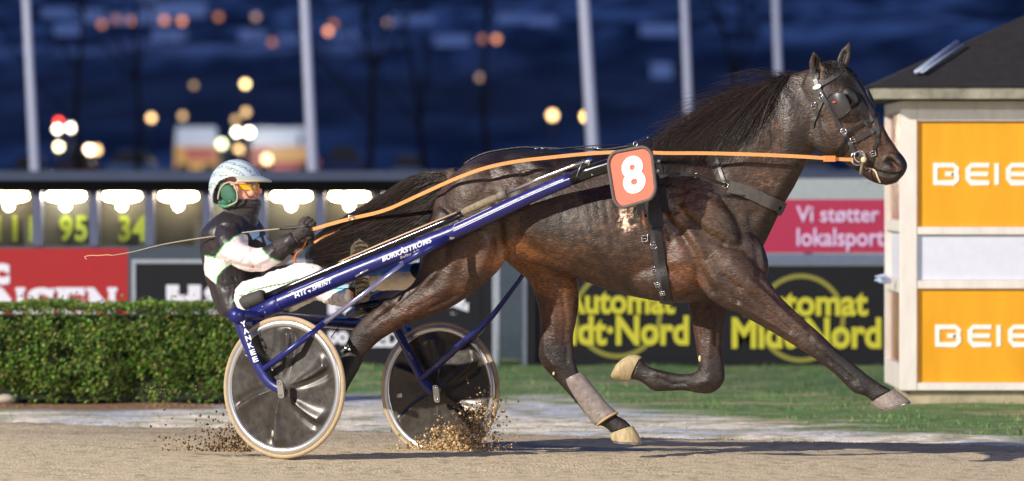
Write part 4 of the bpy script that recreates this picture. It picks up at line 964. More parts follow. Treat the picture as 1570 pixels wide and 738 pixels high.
car(94, 158, 232, 218, mar, 'maroon car under the bright lamps at the left'); car(12, 92, 240, 215, bl, 'dark blue car at the far left behind the tote board'); car(1222, 1290, 238, 215, sil, 'silver blue car seen under the jaw of the horse'); car(1300, 1372, 238, 215, bl, 'dark blue car seen between the muzzle and the booth'); car(340, 384, 232, 240, bl, 'dark car squeezed between the yellow van and the white and red van'); car(700, 790, 240, 225, bl, 'dark blue car hidden low behind the rump of the horse')
# ------------------------------------------------------------------ harness worn by the horse
leather = mat('black leather', srgb(30, 27, 27), rough=.38, var=.2, vscale=40, bump=.2, bscale=200); webb = mat('worn grey webbing', srgb(72, 66, 62), rough=.6, var=.25, vscale=60, bump=.3, bscale=300)
steel = mat('polished steel', (.75, .74, .72), rough=.18, metal=1); gleather = mat('dark grey leather', srgb(58, 54, 54), rough=.35, var=.2, vscale=30)
orange = mat('orange rubber rein', srgb(218, 146, 82), rough=.6, var=.08, vscale=30, bump=.2, bscale=200); fleece = mat('fleece padding', srgb(34, 32, 33), rough=.95, var=.3, vscale=120, bump=.8, bscale=250)
def dens(pts, step=4):
    o = []
    for i in range(len(pts) - 1):
        a, b = np.array(pts[i], float), np.array(pts[i + 1], float); n = max(1, int(np.linalg.norm((b - a)[:2]) / step))
        for j in range(n): o.append(a + (b - a) * j / n)
    o.append(np.array(pts[-1], float)); return o
def curve2(pts, k=6): return [tuple(p) for p in catmull(pts, k)]
def band(name, P3, Nn, width, m_, par, th=.004, off=.002, wdir=None):
    n = len(P3); A = []; B = []; NN = []
    P3 = [Vector(p) for p in P3]
    for _ in range(2): P3 = [P3[0]] + [(P3[i - 1] + P3[i] * 2 + P3[i + 1]) / 4 for i in range(1, n - 1)] + [P3[-1]]
    Ns = [Vector(x) for x in Nn]
    for _ in range(3): Ns = [Ns[0]] + [(Ns[i - 1] + Ns[i] * 2 + Ns[i + 1]).normalized() for i in range(1, n - 1)] + [Ns[-1]]
    for i in range(n):
        t_ = (P3[min(n - 1, i + 1)] - P3[max(0, i - 1)]).normalized(); s_ = (wdir or Ns[i].cross(t_)).normalized(); p = P3[i] + Ns[i] * off
        A.append(p - s_ * width / 2); B.append(p + s_ * width / 2); NN.append(Ns[i])
    mb = MB(); mb.ribbon(A, B, NN, th); return mb.build(name, m_, par, auto=40)
def strap_px(name, pts, width, m_, par, th=.005, off=.003):
    P3 = []; Nn = []
    for q in dens(curve2(pts), 2.5):
        l, n_ = hit(q[0], q[1])
        if l is not None and (not P3 or (l - P3[-1]).length < .05): P3.append(l); Nn.append(n_)
    return band(name, P3, Nn, width, m_, par, th, off)
def loop(name, A, B, width, m_, par, a0=0, a1=360, th=.006, off=.003, w0=0.0, n=90):
    a = HF(A[0], A[1], w0); b = HF(B[0], B[1], w0); c = (a + b) / 2; U = (a - b).normalized(); Vw = (c - Vector(CAMP)).normalized(); Vw = (Vw - U * Vw.dot(U)).normalized()
    P3 = []; Nn = []
    for i in range(n + 1):
        t_ = R(a0 + (a1 - a0) * i / n); d = U * math.cos(t_) - Vw * math.sin(t_)      # 0 = A end, 90 = near side, 180 = B end
        l, nr, ix, ds = HB.ray_cast(c + d * 1.0, -d)
        if l is not None and (l.z > .76 or A[0] > 1100) and (l - c).length < (a - b).length * .9 + .25: P3.append(l); Nn.append(nr)
    return band(name, P3, Nn, width, m_, par, th, off)
def ring_px(name, c, r_, tr, m_, par, nrm=None):
    mb = MB(); nrm = nrm or Vector((-.3, -1, .1)).normalized(); u = nrm.orthogonal().normalized(); v = nrm.cross(u); pts = [c + (u * math.cos(a) + v * math.sin(a)) * r_ for a in np.linspace(0, 2 * math.pi, 21)]
    mb.tube(pts, tr, 8, cap=False, up=nrm.copy()); return mb.build(name, m_, par)
def buckle(c, n_, par, sz=.013, rot=0):
    u = Vector((0, 0, 1)); u = (u - n_ * u.dot(n_)).normalized(); v = n_.cross(u); mb = MB(); c = c + n_ * .009
    u2 = u * math.cos(rot) + v * math.sin(rot); v2 = v * math.cos(rot) - u * math.sin(rot)
    q = [c + u2 * sz * a + v2 * sz * b for a, b in ((1, 1), (1, -1), (-1, -1), (-1, 1), (1, 1))]; mb.tube(q, .0024, 6, up=n_.copy()); mb.tube([c - v2 * sz, c + v2 * sz], .0018, 5); return mb.build('buckle', steel, par)
bridle = bpy.data.objects.new('bridle', None); COL.objects.link(bridle); bridle.parent = horse
strap_px('cheekpiece', [(1250,122),(1255,134),(1263,150),(1272,166),(1284,187),(1293,204),(1299,213),(1306,227),(1312,238)], .020, gleather, bridle)
strap_px('browband', [(1257,131),(1270,124),(1283,116),(1295,108)], .020, webb, bridle, th=.006)
strap_px('face_strap', [(1298,108),(1308,124),(1320,142),(1332,164),(1341,182),(1346,196),(1347,206)], .018, gleather, bridle)
strap_px('noseband', [(1300,208),(1312,197),(1326,188),(1338,184)], .014, leather, bridle)
strap_px('noseband', [(1311,216),(1326,208),(1338,201),(1347,195)], .020, gleather, bridle, th=.006)
strap_px('throat_strap', [(1264,150),(1259,160),(1255,170),(1250,184),(1247,196)], .014, leather, bridle)
strap_px('jaw_strap', [(1298,213),(1292,224),(1286,238)], .016, leather, bridle)
strap_px('chin_strap', [(1347,205),(1345,216),(1340,232),(1337,246),(1335,256)], .015, leather, bridle)
strap_px('tongue_tie', [(1333,256),(1341,262),(1346,271),(1350,279)], .007, mat('pale cord', srgb(206, 192, 150), rough=.8), bridle, th=.004)
strap_px('head_strap', [(1250,118),(1247,105)], .018, leather, bridle)
loop('crown_strap', (1254,96), (1250,160), .02, leather, bridle, -70, 75)
loop('noseband', (1341,180), (1300,214), .02, leather, bridle, -120, 60)
# oval badge, buckles, bit
l, n_ = hit(1254, 134); mb = MB(); u = n_.cross(Vector((0, 0, 1))).normalized(); v = n_.cross(u); a_ = R(20); mb.ell(l + n_ * .012, [(u * math.cos(a_) + v * math.sin(a_)) * .022, (v * math.cos(a_) - u * math.sin(a_)) * .012, n_ * .004]); mb.build('badge', mat('white badge', srgb(236, 236, 236), rough=.3), bridle)
for (x_, y_, r_) in ((1260,148,.6),(1293,202,.5),(1309,213,.3),(1249,162,0),(1339,235,.2)):
    l, n_ = hit(x_, y_)
    if l is not None: buckle(l, n_, bridle, .012, r_)
bc = HF(1315, 243, -.082); ring_px('bit_ring', bc, .032, .0035, steel, bridle, (-HF.f + HF.e * .25).normalized()); ring_px('bit_ring', HF(1318, 240, -.078), .026, .003, steel, bridle, (-HF.f + HF.e * .5).normalized())
mb = MB(); mb.tube([HF(1324, 246, -.085), HF(1324, 246, .085)], .009, 10); mb.build('bit', steel, bridle); ring_px('bit_ring', HF(1316, 243, .08), .032, .0035, steel, bridle, HF.f.copy())
mb = MB(); mb.ell(HF(1324, 245, -.088), [HF.e * .014, HF.f * .008, Vector((0, 0, .015))]); mb.build('bit_guard', mat('pale rubber', srgb(196, 190, 150), rough=.7), bridle)
mb = MB(); mb.tube([HF(1322, 250, -.088), HF(1320, 262, -.087), HF(1320, 268, -.085)], [.006, .007, .009], 8, flat=.4); mb.build('leather_tab', mat('worn tab', srgb(120, 108, 90), rough=.7), bridle)
# blinkers
def blinker(q, w_in, w_out, sg):
    qs = [HF(x_, y_, (w_out if i in (1, 2) else w_in)) for i, (x_, y_) in enumerate(q)]; n = 9; mb = MB(); nrm = (qs[1] - qs[0]).cross(qs[3] - qs[0]).normalized()
    if nrm.dot(HF.f) * sg < 0: nrm = -nrm
    V = []
    for j in range(n):
        for i in range(n):
            u, v = i / (n - 1), j / (n - 1); p = qs[0] * (1 - u) * (1 - v) + qs[1] * u * (1 - v) + qs[2] * u * v + qs[3] * (1 - u) * v
            c_ = (qs[0] + qs[1] + qs[2] + qs[3]) / 4; k = 1 - .12 * ((2 * u - 1) ** 2 * (2 * v - 1) ** 2) ** .8; p = c_ + (p - c_) * k
            V.append(p + nrm * (.018 * (1 - (2 * u - 1) ** 2) * (1 - .5 * (2 * v - 1) ** 2)))
    N2 = len(V); V2 = [p - nrm * .005 for p in V]; Fc = []
    for j in range(n - 1):
        for i in range(n - 1):
            a = j * n + i; Fc.append((a, a + 1, a + n + 1, a + n)); Fc.append((a + N2, a + N2 + n, a + N2 + n + 1, a + N2 + 1))
    bd = list(range(n)) + [j * n + n - 1 for j in range(1, n)] + [(n - 1) * n + i for i in range(n - 2, -1, -1)] + [j * n for j in range(n - 2, 0, -1)]
    for i in range(len(bd)):
        a, b = bd[i], bd[(i + 1) % len(bd)]; Fc.append((a, b, b + N2, a + N2))
    mb.add(V + V2, Fc); o = mb.build('blinker', gleather if sg < 0 else leather, bridle, auto=50)
    mb = MB(); rim = [V[i] for i in bd] + [V[bd[0]]]; mb.tube(rim, .0035, 6, cap=False); mb.build('rim', leather, o)
    return o, (qs[0] + qs[2]) / 2 + nrm * .02, nrm
o, c_, nr = blinker([(1266,149),(1291,138),(1307,168),(1284,187)], -.095, -.125, -1)
mb = MB(); mb.ell(HF(1279, 157, -.13), [HF.e * .010, HF.f * .003, Vector((0, 0, .005))]); mb.build('mark', mat('red mark', srgb(190, 70, 60), rough=.5), o)
blinker([(1321,134),(1331,136),(1344,166),(1335,160)], .085, .12, 1)
mb = MB(); mb.tube([HF(1300, 110, .03), HF(1308, 119, .05), HF(1316, 122, .07), HF(1322, 130, .09), HF(1324, 140, .1)], .006, 8, flat=.6); mb.build('side_strap', leather, bridle)
mb = MB(); mb.tube([HF(1288, 96, .03), HF(1290, 104, -.01), HF(1296, 110, -.02)], .006, 8, flat=.5); mb.build('side_strap', webb, bridle)
# saddle, girth, collar
harness = bpy.data.objects.new('harness', None); COL.objects.link(harness); harness.parent = horse
loop('saddle_pad', (984,205), (1024,472), .15, fleece, harness, -60, 84, th=.016)
loop('back_band', (985,205), (1026,472), .075, leather, harness, -70, 100, th=.008, off=.02)
loop('girth', (985,205), (1027,472), .034, leather, harness, 60, 300, th=.006, off=.006)
loop('girth_strap', (979,205), (1017,472), .024, gleather, harness, 70, 200, th=.006, off=.004)
for x_, y_ in ((988,366),(1003,376),(1003,414),(1009,436),(1016,448)):
    l, n_ = hit(x_, y_)
    if l is not None: buckle(l, n_, harness, .014 if y_ < 400 else .011, .1)
mb = MB(); l = HF(985, 322, -.33); mb.tube([l, HF(986, 336, -.33), HF(991, 350, -.32)], [.006, .009, .007], 8); mb.build('trace_tab', mat('tan leather', srgb(160, 104, 74), rough=.5), harness)
mb = MB(); mb.tube([HF(974, 318, -.335), HF(972, 326, -.34), HF(976, 334, -.34), HF(983, 330, -.335), HF(985, 320, -.33)], .006, 8); mb.build('keeper', mat('olive strap', srgb(92, 94, 78), rough=.6), harness)
for x_, y_ in ((1007,247),(1006,262)):
    mb = MB(); c = HF(x_, y_, -.36); mb.tube([c - HF.e * .02, c - HF.e * .006, c + HF.e * .004, c + HF.e * .018], [.007, .012, .013, .008], 10); mb.build('shaft_knob', mat('dull steel', (.35, .35, .34), rough=.35, metal=.9), harness)
for x_, y_ in ((994,212),(1010,210)):
    mb = MB(); mb.tube([HF(x_ - 3, y_ + 12, -.03), HF(x_, y_, -.03)], [.009, .008], 8); mb.build('terret_post', leather, harness); ring_px('terret', HF(x_, y_, -.03), .009, .0025, steel, harness, HF.e.copy())
# breast collar: webbing strap, ring, padded band round the chest
P3 = [HF(x_, y_, w_) for x_, y_, w_ in ((1012,272,-.33),(1026,268,-.31),(1048,267,-.30),(1068,269,-.29),(1090,276,-.26),(1110,283,-.22))]; P3 = [push_out(Vector(p), .006) for p in catmull([tuple(p) for p in P3], 6)]
band('trace_strap', P3, [(-HF.f)] * len(P3), .014, leather, harness, th=.004)
l, n_ = hit(1113, 284); ring_px('collar_ring', l + n_ * .012, .013, .003, steel, harness, n_)
for x_, y_ in ((1022,269),(1067,270)):
    l, n_ = hit(x_, y_); buckle(l, n_, harness, .009, .5)
P3 = []; Nn = []
for q in dens(curve2([(1118,286),(1140,293),(1165,303),(1185,311),(1200,318)]), 2.5):
    l, n_ = hit(q[0], q[1])
    if l is not None: P3.append(l); Nn.append(n_)
# continue round the front of the chest to the far side
cc = HF(1110, 300, 0)
for w_ in np.linspace(-.04, .12, 9):
    o_ = HF(1250 - abs(w_) * 40, 322 - max(0, w_) * 60, w_); d_ = (HF(1110, 318 - max(0, w_) * 60, w_) - o_).normalized(); l, nr, ix, ds = HB.ray_cast(o_, d_)
    if l is not None and l.z > .8: P3.append(l); Nn.append(nr)
band('breast_collar', P3, Nn, .058, webb, harness, th=.014, off=.004)
strap_px('neck_strap', [(1097,236),(1101,250),(1106,266),(1112,281)], .016, gleather, harness)
# crupper along the back
P3 = [HF(x_, y_, -.01) for x_, y_ in ((712,254),(735,240),(765,231),(800,226),(840,227),(890,229),(930,229),(975,222))]; P3 = [push_out(Vector(p), .006) for p in catmull([tuple(p) for p in P3], 8)]
mb = MB(); mb.tube(P3, .005, 8); mb.build('crupper', leather, harness)
mb = MB(); mb.tube([HF(x_, y_, -.02) for x_, y_ in ((830,229),(850,229),(880,226),(915,223),(950,222))], .003, 6); mb.build('check_rein', leather, harness)
for x_, y_ in ((733,244),(822,228),(832,228),(908,227),(918,228)):
    mb = MB(); mb.ell(HF(x_, y_, -.03), [HF.e * .012, HF.f * .005, Vector((0, 0, .005))], 8, 6); mb.build('clip', steel, harness)
# boot on the far hind cannon
mb = MB(); loft_pairs(mb, [(866,584,890,571,FH,.040),(868,589,896,575,FH,.043),(875,601,905,587,FH,.042),(886,618,918,603,FH,.041),(899,636,930,618,FH,.041),(910,650,941,628,FH,.044),(917,652,946,633,FH,.044)], HF, n=28)
boot = mb.build('leg_boot', mat('scuffed boot shell', srgb(132, 120, 114), rough=.4, var=.3, vscale=35, rvar=.15, bump=.3, bscale=60), horse, auto=50)
mb = MB(); a_, b_ = HF(917,652,FH), HF(946,633,FH); pts = [(a_ + b_) / 2 + (a_ - b_) / 2 * math.cos(t_) + HF.f * .045 * math.sin(t_) for t_ in np.linspace(0, 2 * math.pi, 29)]; mb.tube(pts, .006, 8, cap=False); mb.build('boot_rim', mat('tan lining', srgb(184, 156, 110), rough=.8), boot)
for a_, b_ in (((882,612),(884,616)), ((905,633),(909,637))):
    mb = MB(); mb.tube([HF(a_[0], a_[1], FH - .02), HF(b_[0], b_[1], FH - .01)], .008, 8); mb.build('strap_end', leather, boot)
mb = MB(); mb.tube([HF(524,540,NH-.035), HF(531,534,NH-.04), HF(538,537,NH-.04)], .010, 8); b2 = None
mb2 = MB(); loft_pairs(mb2, [(528,536,556,552,NH,.036),(518,556,548,570,NH,.035),(506,578,536,590,NH,.034),(498,592,528,606,NH,.036)], HF, n=24); b2 = mb2.build('leg_boot', mat('black boot', srgb(28, 28, 28), rough=.5), horse, auto=50); mb.build('boot_clip', steel, b2)
# ------------------------------------------------------------------ reins
def rein(name, pts, width, label, th=.004):
    P3 = [Vector(p) for p in catmull([tuple(HF(*q)) for q in pts], 10)]; P3 = [push_out(p, .012) for p in P3]
    n = len(P3)
    for _ in range(6): P3 = [P3[0]] + [(P3[i - 1] + P3[i] * 2 + P3[i + 1]) / 4 for i in range(1, n - 1)] + [P3[-1]]
    mb = MB(); A = []; B = []; NN = []
    for i in range(n):
        t_ = (P3[min(n - 1, i + 1)] - P3[max(0, i - 1)]).normalized(); up = Vector((0, 0, 1)) - t_ * t_.z; up.normalize(); nn = t_.cross(up); nn = -nn if nn.y > 0 else nn
        wd = width * (1 if i < n - 2 else 1); A.append(P3[i] - up * wd / 2); B.append(P3[i] + up * wd / 2); NN.append(nn)
    mb.ribbon(A, B, NN, th); o = mb.build(name, orange, None, auto=40); tag(o, label, 'rein', 'driving reins'); return o
r1_ = rein('rein', [(1308,245,-.085),(1280,244,-.105),(1240,241,-.135),(1180,238,-.165),(1120,236,-.19),(1070,235,-.21),(1020,235,-.23),(960,233,-.24),(900,236,-.24),(840,242,-.26),(790,248,-.28),(740,259,-.28),(690,278,-.25),(640,301,-.16),(590,323,-.05),(540,335,.05),(510,343,.09),(476,353,.14)], .0170, 'broad orange rein on the near side from the bit ring to the gloved hands')
mb = MB(); mb.box((-.03, -.006, -.014), (.03, .001, .014), Matrix.Translation(HF(1272, 243.5, -.115)) @ Matrix.Rotation(-R(18) , 4, 'Z')); mb.build('rein_billet', mat('tan leather2', srgb(206, 118, 48), rough=.5), r1_, smooth=False)
ring_px('rein_ring', HF(538, 334, .03), .012, .003, steel, r1_)
rein('rein', [(1318,242,.085),(1240,240,.16),(1120,238,.22),(1000,234,.24),(880,240,.23),(780,246,.22),(690,272,.16),(620,300,.12),(545,334,.10),(520,352,.12),(500,362,.14),(482,372,.16)], .012, 'thin orange rein on the far side whose end reaches the lower hand', .003)
# ------------------------------------------------------------------ number plate
plate_q = [(930,236),(998,223),(1007,303),(944,322)]
pl = empty('number_plate', 'salmon red number plate with a white 8 and grey rubber edge hung on the saddle', 'plate')
qs = [HF(x_, y_, -.425) for x_, y_ in plate_q]
def bil(u, v): return qs[0] * (1 - u) * (1 - v) + qs[1] * u * (1 - v) + qs[2] * u * v + qs[3] * (1 - u) * v
def rrect(rc, ins=0.0):
    o = []
    for cx_, cy_, a0 in ((1 - rc, rc, -90), (1 - rc, 1 - rc, 0), (rc, 1 - rc, 90), (rc, rc, 180)):
        for a in np.linspace(a0, a0 + 90, 8): o.append((cx_ + (rc - ins) * math.cos(R(a)), cy_ + (rc - ins) * math.sin(R(a))))
    return o
nrm8 = (qs[1] - qs[0]).cross(qs[3] - qs[0]).normalized(); nrm8 = -nrm8 if nrm8.y > 0 else nrm8
mb = MB(); mb.prism([bil(*p) for p in rrect(.24, .03)], -nrm8 * .01); mb.build('plate', mat('salmon plate', srgb(232, 112, 88), rough=.5, var=.04), pl, smooth=False)
mb = MB(); rp = [bil(*p) for p in rrect(.24)]; mb.tube(rp + [rp[0]], .0085, 10, cap=False, up=nrm8.copy()); mb.build('rubber_edge', mat('grey rubber', srgb(92, 84, 80), rough=.7), pl)
ex = bil(.83, .5) - bil(.23, .5); ey = bil(.5, .13) - bil(.5, .80); bl_ = bil(.265, .815); ex = bil(.80, .815) - bl_; ey = bil(.265, .14) - bl_
put_text('digit', '8', bl_ + nrm8 * .0005, ex, ey, mat('plate white', srgb(244, 238, 234), rough=.5), pl, weight=.045, th=.003, nrm=nrm8)
ring_px('hanger', HF(974, 221, -.42), .010, .002, steel, pl)

# ------------------------------------------------------------------ the sulky
su = empty('sulky', 'blue racing sulky with disc wheels and lettered shafts drawn by the horse', 'sulky')
blue = mat('blue lacquer', srgb(30, 34, 104), rough=.34, var=.10, vscale=30, rvar=.1, coat=.15, spec=.5); dblue = mat('dark blue lacquer', srgb(26, 28, 90), rough=.25, coat=.5)
blackp = mat('black gloss', srgb(16, 16, 20), rough=.2, coat=.4); slv = mat('silver blue tube', srgb(176, 176, 214), rough=.2, metal=.8); chrome = mat('chrome', (.8, .8, .8), rough=.12, metal=1)
rubber = mat('dark rubber', srgb(64, 60, 58), rough=.75, var=.2, bump=.3, bscale=150); wtxt = mat('shaft lettering', srgb(236, 236, 240), rough=.5)
def P3s(L): return [P(*q) for q in L]
Ya = SF(388, 478, -.58).y; Yb_ = HF(940, 253, -.365).y
def Ysh(x_): return Ya + (Yb_ - Ya) * (x_ - 388) / (940 - 388)
shp = [(388,484),(430,464),(480,443),(540,418),(600,394),(660,370),(700,354),(760,326),(820,298),(877,274)]
shc = catmull(shp, 4); SHP = [P(x_, y_, Ysh(x_)) for x_, y_ in shc]; rad = [np.interp(x_, [388, 440, 700, 877], [.042, .042, .036, .031]) for x_, y_ in shc]
mb = MB(); mb.tube(SHP, rad, 24); shaft = mb.build('shaft', blue, su)
mb = MB(); mb.tube([P(877,274,Ysh(877)), P(905,263,Ysh(905)), P(940,252,Ysh(940)), P(985,240,Ysh(985)), P(1000,236,Ysh(1000))], [.033, .033, .032, .030, .02], 20); mb.build('shaft_sleeve', blackp, su)
mb = MB(); mb.tube([P(388,484,Ysh(388)), P(424,467,Ysh(424)), P(430,464,Ysh(430))], [.0445, .0445, .0445], 24); mb.build('shaft_socket', blue, su)
for x_, y_ in ((402,470),(421,462),(406,479)):
    mb = MB(); c = P(x_, y_, Ysh(x_) - .044); mb.sph(c, .006, 8, 6); mb.build('rivet', chrome, su)
# text wrapped on the shaft
def shaft_text(body, x0, x1, across0, across1, weight, m_, slant=0.0, space=1.0):
    V, Fc = text_mesh(body, weight, space, fine=True); xs_ = shc[:, 0]; ys_ = shc[:, 1]; W = []
    for v in V:
        xx = x0 + (x1 - x0) * v[0]; yy = np.interp(xx, xs_, ys_); slope = (np.interp(xx + 5, xs_, ys_) - np.interp(xx - 5, xs_, ys_)) / 10; nrm = np.array([-slope, 1]) / math.hypot(slope, 1)
        ac = across0 + (across1 - across0) * (1 - v[1]); xx2 = xx + (v[1] - .5) * slant
        r_ = np.interp(xx, [388, 440, 700, 877], [.042, .042, .036, .031]); rp_ = r_ * F / (Ysh(xx) + CD); a = max(-.97, min(.97, ac / rp_)); dep = math.sqrt(1 - a * a) * r_
        Yq = Ysh(xx2) - dep - .0015 - .0012 * v[2]; W.append(P(xx2 + nrm[0] * ac, yy + nrm[1] * ac, Yq))
    return mesh_obj('lettering', W, Fc, m_, shaft, smooth=False)
shaft_text('BIG', 452, 476, -7, 6.5, .015, wtxt, 3, 1.12); shaft_text('SPRINT', 479, 508, -4.5, 4, .025, wtxt, 3, 1.12)
shaft_text('BURKÅSTRÖMS', 587, 662, -8, 3, .035, wtxt, 3, 1.1); shaft_text('Sulky AB', 611, 640, 4.2, 10.4, .03, wtxt, 2, 1.1)
# white pinstripe
def sline(name, L, w_=.0016):
    W = []
    for xx, ac in L:
        yy = np.interp(xx, shc[:, 0], shc[:, 1]); slope = (np.interp(xx + 5, shc[:, 0], shc[:, 1]) - np.interp(xx - 5, shc[:, 0], shc[:, 1])) / 10; nrm = np.array([-slope, 1]) / math.hypot(slope, 1)
        r_ = np.interp(xx, [388, 440, 700, 877], [.042, .042, .036, .031]); rp_ = r_ * F / (Ysh(xx) + CD); a = max(-.97, min(.97, ac / rp_)); W.append(P(xx + nrm[0] * ac, yy + nrm[1] * ac, Ysh(xx) - math.sqrt(1 - a * a) * r_ - .0005))
    mb = MB(); mb.tube(W, w_, 6); mb.build(name, wtxt, shaft)
sline('pinstripe', [(x_, -1.5) for x_ in np.linspace(696, 876, 30)], .0022); sline('pinstripe', [(x_, -10) for x_ in np.linspace(702, 758, 12)], .0012); sline('pinstripe', [(696, -1.5), (697, -6), (702, -10)], .0018)
sline('pinstripe', [(x_, 4.2) for x_ in np.linspace(642, 660, 6)], .0010); sline('pinstripe', [(x_, -9.5) for x_ in np.linspace(404, 424, 6)], .0016); sline('pinstripe', [(x_, -9.5) for x_ in np.linspace(445, 500, 10)], .0012)
# rod above the shaft
def Yr(x_): return Ysh(x_) - .015
rod = [(402,457),(450,437),(500,416),(560,391),(620,366),(680,341),(709,328)]
mb = MB(); mb.tube([P(x_, y_, Yr(x_)) for x_, y_ in rod], .0155, 16); mb.build('push_rod', blackp, su)
mb = MB(); mb.tube([P(x_, y_, Yr(x_) - .012) for x_, y_ in ((520,402),(580,376),(640,351),(700,326))], .0045, 8); mb.build('rod_strip', mat('tan strip', srgb(190, 160, 130), rough=.4), su)
mb = MB(); mb.tube([P(372,467,Yr(372)), P(375,465,Yr(375)), P(402,455,Yr(402)), P(406,454,Yr(406))], [.030, .036, .036, .028], 20); mb.build('rubber_buffer', rubber, su)
mb = MB(); mb.tube([P(x_, y_, Yr(x_)) for x_, y_ in ((709,326),(725,319),(750,308),(766,301))], [.016, .019, .019, .017], 14); mb.build('fabric_grip', mat('fabric grip', srgb(140, 126, 104), rough=.95, var=.3, vscale=60, bump=.8, bscale=120), su)
mb = MB(); mb.tube([P(x_, y_, Yr(x_)) for x_, y_ in ((764,303),(770,299),(776,297))], [.02, .024, .019], 12); mb.build('grip_collar', mat('dull collar', srgb(120, 112, 100), rough=.6), su)
mb = MB(); mb.tube([P(x_, y_, Yr(x_)) for x_, y_ in ((776,297),(830,273),(880,254),(896,248))], .0085, 12); mb.build('steel_rod', mat('bright rod', (.62, .56, .50), rough=.2, metal=.9), su)
mb = MB(); c = P(903, 247, Yr(903)); mb.tube([c - Vector((.02, 0, .008)), c + Vector((.015, 0, .006))], [.012, .014], 10); mb.tube([c + Vector((0, -.01, .016)), c + Vector((0, -.01, -.022))], [.008, .006], 8); mb.build('rod_clamp', chrome, su)
for x_, y_ in ((888,262),):
    mb = MB(); pts = []
    for a in np.linspace(-1.6, 1.6, 12): pts.append(P(x_ + 3 * math.sin(a), y_ - 2, Ysh(x_)) + Vector((math.sin(a) * .008, -math.cos(a) * .042, math.sin(a) * .045)))
    mb.tube(pts, .003, 6); mb.build('retaining_ring', mat('dull steel', (.35, .35, .34)), su)
mb = MB(); mb.sph(P(908, 268, Ysh(908) - .03), .006, 8, 6); mb.build('rivet', chrome, su)
# cross bar, forks
def SP(L): return [SF(*q) for q in L]
mb = MB(); mb.tube(SP([(364,484,-.80),(420,488,-.43),(480,492,-.05),(545,497,.37),(606,502,.76)]), .030, 20); mb.build('cross_bar', dblue, su)
mb = MB(); mb.tube(SP([(361,483.5,-.835),(364,484,-.80)]), .036, 24); mb.build('bar_cap', blue, su)
fk = [(364,486,-.80),(372,508,-.80),(384,538,-.80),(396,562,-.80),(406,580,-.80),(418,592,-.80),(428,597,-.80)]
FK = [Vector(p) for p in catmull([tuple(SF(*q)) for q in fk], 4)]
mb = MB(); mb.tube(FK, [.031 - .012 * i / len(FK) for i in range(len(FK))], 20, flat=.55, up=SF.f.copy()); fork = mb.build('fork', blue, su)
mb = MB(); mb.tube(SP([(386,486,-.655),(398,512,-.655),(412,545,-.655),(424,575,-.655),(430,597,-.655)]), .016, 12, flat=.6, up=SF.f.copy()); mb.build('fork', blue, su)
for i, ch in enumerate('YANKEE'):
    t_ = i / 5; cx_ = 373.5 + 18 * t_; cy_ = 497 + 54 * t_; ax_ = np.array([.34, .94]); pr = np.array([.94, -.34])   # stacked down the fork, turned like the fork
    if True:
        hh = 4.3; ww = 4.0; c0 = np.array([cx_, cy_]); bl0 = c0 - pr * ww + ax_ * hh; wv2 = -.823
        B0 = SF(bl0[0], bl0[1], wv2); X1_ = SF(*(bl0 + pr * 2 * ww), wv2) - B0; Y1_ = SF(*(bl0 - ax_ * 2 * hh), wv2) - B0; put_text('lettering', ch, B0, X1_, Y1_, wtxt, fork, .03, 1, .001, nrm=-SF.f)
def hubplate(x_, y_, w_, par=su):
    mb = MB(); c = SF(x_, y_, w_); up = Vector((.12, .05, -1)).normalized(); sd = SF.e.copy(); poly = []
    for k in range(24):
        a = 2 * math.pi * k / 24; poly.append(c + up * (.030 * (1 if math.cos(a) > 0 else -1) * (abs(math.cos(a)) > .05) + .014 * math.cos(a)) + sd * .017 * math.sin(a))
    mb.prism(poly, -SF.f * .008); o = mb.build('hub_plate', mat('hub steel', (.55, .55, .54), rough=.3, metal=.9), par, auto=40)
    for q in (-.03, .03):
        mb = MB(); mb.tube([c + up * q - SF.f * .008, c + up * q - SF.f * .014], .007, 8); mb.build('bolt', chrome, o)
hubplate(431, 597, -.822); hubplate(670, 604, .64)
# struts
Ys2 = Ysh(692)
st = [SF(405,566,-.80), SF(448,534,-.80), P(497,496,-.72), P(560,449,-.74), P(620,403,-.77), P(692,362,Ys2)]
mb = MB(); mb.tube([st[0], st[1], st[2]], [.016, .015, .013], 14); mb.build('strut', blue, su); mb = MB(); mb.tube([st[2], st[3], st[4]], [.012, .011, .011], 14); mb.build('strut', slv, su)
mb = MB(); mb.tube([st[4], P(650,385,-.785), st[5]], [.014, .019, .021], 14); mb.build('strut_sleeve', blue, su)
mb = MB(); mb.tube([st[5] + Vector((0, -.03, 0)), st[5] + Vector((0, .02, 0))], .018, 14); mb.build('strut_bolt', chrome, su); mb = MB(); mb.tube([P(676,366,Ysh(680)), P(708,353,Ysh(708))], .012, 10); mb.build('strut_bracket', blue, su)
mb = MB(); mb.tube([SF(428,552,-.78), P(470,515,-.62), P(505,488,-.35)], .012, 12); mb.build('inner_brace', blue, su)
mb = MB(); mb.tube([P(545,424,-.60), P(580,404,Ysh(582))], .006, 8); mb.build('foot_peg', chrome, su)
